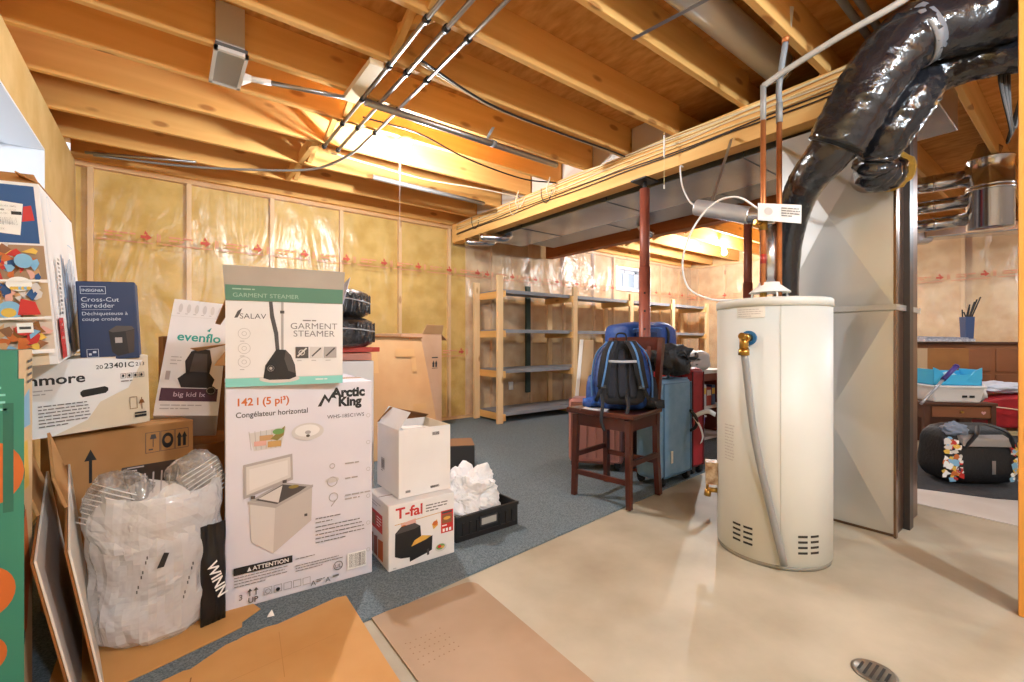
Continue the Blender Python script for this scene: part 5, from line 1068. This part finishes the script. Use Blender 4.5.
s_ = (956-512)/450; p1 = V(((cos(AN)+s_*sin(AN))*4.2,(sin(AN)-s_*cos(AN))*4.2,.86))-t.location; G().tube([(0,0,-.02),tuple(p1*.72)], .012, 12).build('pole', M('pole_grey','#b9bcc4',.3,.5), t); G().tube([tuple(p1*.62),tuple(p1)], .02, 14).build('grip', M('grip_purple','#43358c',.4), t); G().tube([tuple(p1*.99),tuple(p1*1.02)], .024, 14).build('end_cap', M('grip_purple','#43358c',.4), t)
t = rt('pale_bag', 'pale plastic bag slumped beside the basket on the walnut side table', 'bag', 974, 4.45, .513, -48); blob((0,0,.09), (.07,.09,.10), 4.4, .3, 2, 36, 22, .1, 1, .0).build('body', M('pale_plastic','#d5cfc8',.35), t)
t = rt('brown_carton', 'brown carton with a shiny taped corner standing behind the basket', 'box', 931, 5.05, .60); G().box((-.26,-.15,-.0),(.26,.15,.42)).build('body', kraft_d, t, bev=.004); G().box((-.262,-.152,.18),(-.13,.152,.42)).build('tape_patch', M('tape_shine','#b99a78',.12), t)
t = rt('dresser', 'long reddish dresser with drawers along the far wall', 'dresser', 985, 5.6, .009); 
G().box((-.75,-.2,.0),(.62,.2,1.05)).build('carcass', mdw, t, bev=.004); G().box((-.78,-.23,1.05),(.64,.21,1.08)).build('top', dkw, t, bev=.004)
for r_ in range(3):
    for c_ in range(2): dr = G().box((-.70+c_*.66,-.215,.72-r_*.31),(-.09+c_*.66,-.2,1.0-r_*.31)).build('drawer', mdw, t, bev=.008); G().tube([(-.4+c_*.66,-.215,.86-r_*.31),(-.4+c_*.66,-.24,.86-r_*.31)], .014, 12).build('knob', brass, dr)
t = rt('stand_box', 'low dark chest under the brown carton, behind the side table', 'chest', 931, 5.05, .009); G().box((-.28,-.16,0),(.28,.16,.56)).build('body', dkw, t, bev=.004); G().box((-.29,-.17,.56),(.29,.17,.588)).build('lid', dkw, t, bev=.004)
t = rt('newspaper_stack', 'folded newspapers lying on top of the dresser', 'newspaper', 940, 5.55, 1.092); G().box((-.26,-.16,0),(.26,.16,.035)).build('pages', M('newsprint','#bfbcc0',.8,col2='#8e8d96',scale=60), t, bev=.004); G().hexa([(-.2,-.12,.035),(.22,-.12,.035),(.22,.12,.035),(-.2,.12,.035),(-.2,-.12,.06),(.22,-.12,.05),(.22,.12,.06),(-.2,.12,.07)]).build('top_copy', M('newsprint_dark','#77767f',.8,col2='#a9a8ae',scale=50), t)
t = rt('blue_pot', 'small blue box vase with dark dry twigs on the dresser', 'vase', 967, 5.45, 1.092); G().hexa([(-.04,-.04,0),(.04,-.04,0),(.04,.04,0),(-.04,.04,0),(-.05,-.05,.30),(.05,-.05,.30),(.05,.05,.30),(-.05,.05,.30)]).build('pot', M('pot_blue','#3a4a6e',.5), t, bev=.004)
for q in range(7): rn = random.Random(q); x_,y_ = rn.uniform(-.03,.03),rn.uniform(-.03,.03); G().tube(spline([(x_,y_,.1),(x_+.01*q-.02,y_,.28),(x_+.03*q-.03,y_+.02,.36+.03*q)],4), .007, 6).build('twig', M('twig_dark','#2e2a26',.8), t)
t = rt('red_tote', 'red bag heaped with papers on a pale chest beside the orange stud', 'bag', 1003, 4.95, .16, -44)
g = G(); g.hexa([(-.20,-.13,-.0),(.26,-.13,-.0),(.26,.13,0),(-.20,.13,0),(-.40,-.17,.30),(.38,-.17,.40),(.38,.15,.40),(-.40,.15,.28)]); g.build('body', M('tote_red','#b3202a',.55,col2='#951a22',scale=6,bump=.2,bscale=12), t, bev=.03, seg=4); G().tube([(-.33,-.175,.25),(.0,-.20,.21),(.32,-.175,.33)], .006, 8).build('cord', cable_w, t)
G().hexa([(.05,-.19,.14),(.14,-.19,.12),(.14,-.18,.12),(.05,-.18,.14),(.28,-.20,.36),(.36,-.20,.34),(.36,-.19,.34),(.28,-.19,.36)]).build('cream_band', cream, t); G().box((.02,-.186,.22),(.12,-.176,.26)).build('patch', M('patch_pink','#d99a86',.6), t)
t = rt('paper_pile', 'crumpled white paper on top of the red bag', 'paper', 998, 5.0, .56); blob((0,0,.02), (.26,.15,.06), 8.8, .35, 2.4, 40, 24, .14, 1, -.03).build('sheets', M('paper_bluish','#c9ccd6',.7), t)
t = rt('pale_chest', 'low pale yellow chest under the red bag', 'chest', 1010, 5.0, .012, -44); G().box((-.28,-.16,0),(.4,.16,.09)).build('body', M('chest_cream','#cdb98a',.6), t, bev=.01); G().box((-.29,-.17,.09),(.41,.17,.115)).build('lid', M('chest_cream','#cdb98a',.6), t, bev=.006)
# silver ducts at upper right
t = rt('duct_drum', 'big bright sheet metal duct drum hanging under the joists beyond the furnace', 'duct', 990, 3.95, 2.08, 0)
sh = M('sheet_bright','#c4c4c8',.16,.97,bump=.04,bscale=4)
G().lathe([(.02,.0),(.14,.0),(.15,.01),(.15,.36),(.156,.365),(.156,.385),(.15,.39),(.15,.60),(.155,.605),(.155,.615)], 40).build('drum', sh, t); G().lathe([(.153,.33),(.158,.335),(.158,.355),(.153,.36)], 40).build('bead', sh, t)
dl = t.location.copy()
for i,(z,d_,lab) in enumerate(((2.20,0,'lowest of three shiny round pipes joining the duct drum'),(2.36,.02,'middle one of three shiny round pipes joining the duct drum'),(2.56,.0,'top one of three shiny round pipes joining the duct drum'))):
    t = thing('round_duct', lab, 'duct', (dl.x,dl.y,z), group='round pipes at the duct drum'); s_ = (895-512)/450; dp = 4.35; e_ = V(((cos(AN)+s_*sin(AN))*dp,(sin(AN)-s_*cos(AN))*dp,z-.03+.015*i)); st = V((dl.x,dl.y,z)); dv = (e_-st).normalized()
    G().tube([st+dv*.13, e_], .058 if i < 2 else .075, 24).build('pipe', sh, t, True); G().tube([st+dv*.35, st+dv*.37], .062 if i < 2 else .079, 24).build('joint', sh, t, True)
    if i == 2: G().tube(spline([st+dv*.13+V((0,0,-.02)), st+dv*.05+V((.0,0,.12)), st+V((0,0,.25))],6), .085, 24).build('elbow', sh, t, True)
t = rt('wall_duct', 'low flat sheet metal duct wrapped at its end, under the joists by the far wall', 'duct', 985, 5.6, 2.42, -66); G().box((-.6,-.12,0),(.8,.12,.14)).build('trunk', sh, t, bev=.02); G().box((-.7,-.10,-.05),(-.5,.10,.12)).build('wrapped_end', M('foil_wrap','#c9c9cf',.2,.7,bump=.6,bscale=20), t, bev=.04)
struct(G().box((4.99,-.35,2.50),(X2,-.25,2.70)).build('ceiling_beam', pine))
# orange stud at the right edge, cables hanging by it
sm = wood('stud_orange','#cf8a3a','#dd9c48','#8a5420',2)
struct(G().box((2.70,.112,0),(2.788,.199,2.70)).build('wall_stud', sm, bev=.003, seg=1))
a = Art()
for (x0_,z0_),(x1_,z1_) in (((.02,.50),(.05,.54)),((.05,.54),(.02,.58)),((.02,.60),(.06,.60)),((.02,.64),(.06,.66)),((.06,.66),(.02,.68)),((.04,.645),(.04,.675)),((.02,.71),(.06,.70)),((.06,.70),(.06,.74)),((.02,.71),(.02,.74)),((.03,.77),(.06,.80)),((.02,.36),(.055,.38)),((.02,.40),(.06,.44))): a.line(x0_,z0_,x1_,z1_,.006,ink)
st_ = a.build('handwriting', lambda y,z,e: V((2.70-e,.199-y,z)), None); st_.parent = [o for o in bpy.data.objects if o.name.startswith('wall_stud')][-1]
t = thing('cable_coil', 'dark coiled cables hanging beside the orange stud under the beam', 'cable', (3.12,.235,2.47))
for q in range(6): G().tube(spline([(0,.0,-.0),(-.01-.012*q,.02+.006*q,-.12),(-.0-.01*q,.015,-.34-.012*q),(.02,.0+.006*q,-.36-.012*q),(.02+.006*q,-.02,-.14),(.01,0,0)],6), .0045, 6).build('strand', cable_k if q%2 else M('cable_grey2','#57534f',.5), t)
tag(G().tube(spline([(3.10,.16,2.6),(3.085,.225,2.56),(3.08,.25,2.46),(3.09,.245,2.38),(3.11,.22,2.34)]), .012, 10).build('white_cable', cable_w), 'thick white cable curving down beside the orange stud', 'cable')
tag(G().tube([(3.09,-.6,2.50),(3.09,.72,2.475)], .009, 8).build('blue_cable', M('cable_navy','#33507c',.4)), 'dark blue cable along the lower beam edge at far right', 'cable')
t = thing('grey_pipe_pair', 'two grey pipes lying in the joist bay above the beam, far right', 'pipe', (2.4,.75,2.86))
for dy in (0,.055): G().tube([(-.6,dy,0),(.9,dy,-.02)], .018, 12).build('tube', greyp, t)
# floor drain
t = thing('floor_drain', 'round metal floor drain in the concrete at the lower right', 'drain', (1.86,.455,.0))
G().lathe([(.062,.0005),(.062,.005),(.055,.007),(.052,.004),(0.001,.004)], 36).build('rim', M('drain_metal','#8d8578',.35,.7), t); a = Art()
for q in range(5): l_ = sqrt(.045**2-(.018*(q-2))**2); a.rect(-l_,.018*(q-2)-.004,2*l_,.008,slot)
a.build('grate', topf(.0045), t)
# ------------------------------------------------------------------ world and view
w = bpy.data.worlds.new('sky'); S.world = w; w.use_nodes = True; bg = w.node_tree.nodes['Background']; bg.inputs[0].default_value = (.80,.90,1,1); bg.inputs[1].default_value = 1.0
vs_ = S.view_settings; S.display_settings.display_device = 'sRGB'; vs_.view_transform = 'Standard'; vs_.look = 'None'; vs_.gamma = 1; vs_.use_curve_mapping = False; vs_.exposure = 0.76
S.cycles.use_denoising = True; S.cycles.max_bounces = 10; S.cycles.diffuse_bounces = 6; S.cycles.transparent_max_bounces = 16; S.cycles.caustics_reflective = False; S.cycles.caustics_refractive = False; S.cycles.sample_clamp_indirect = 6; S.cycles.blur_glossy = .5
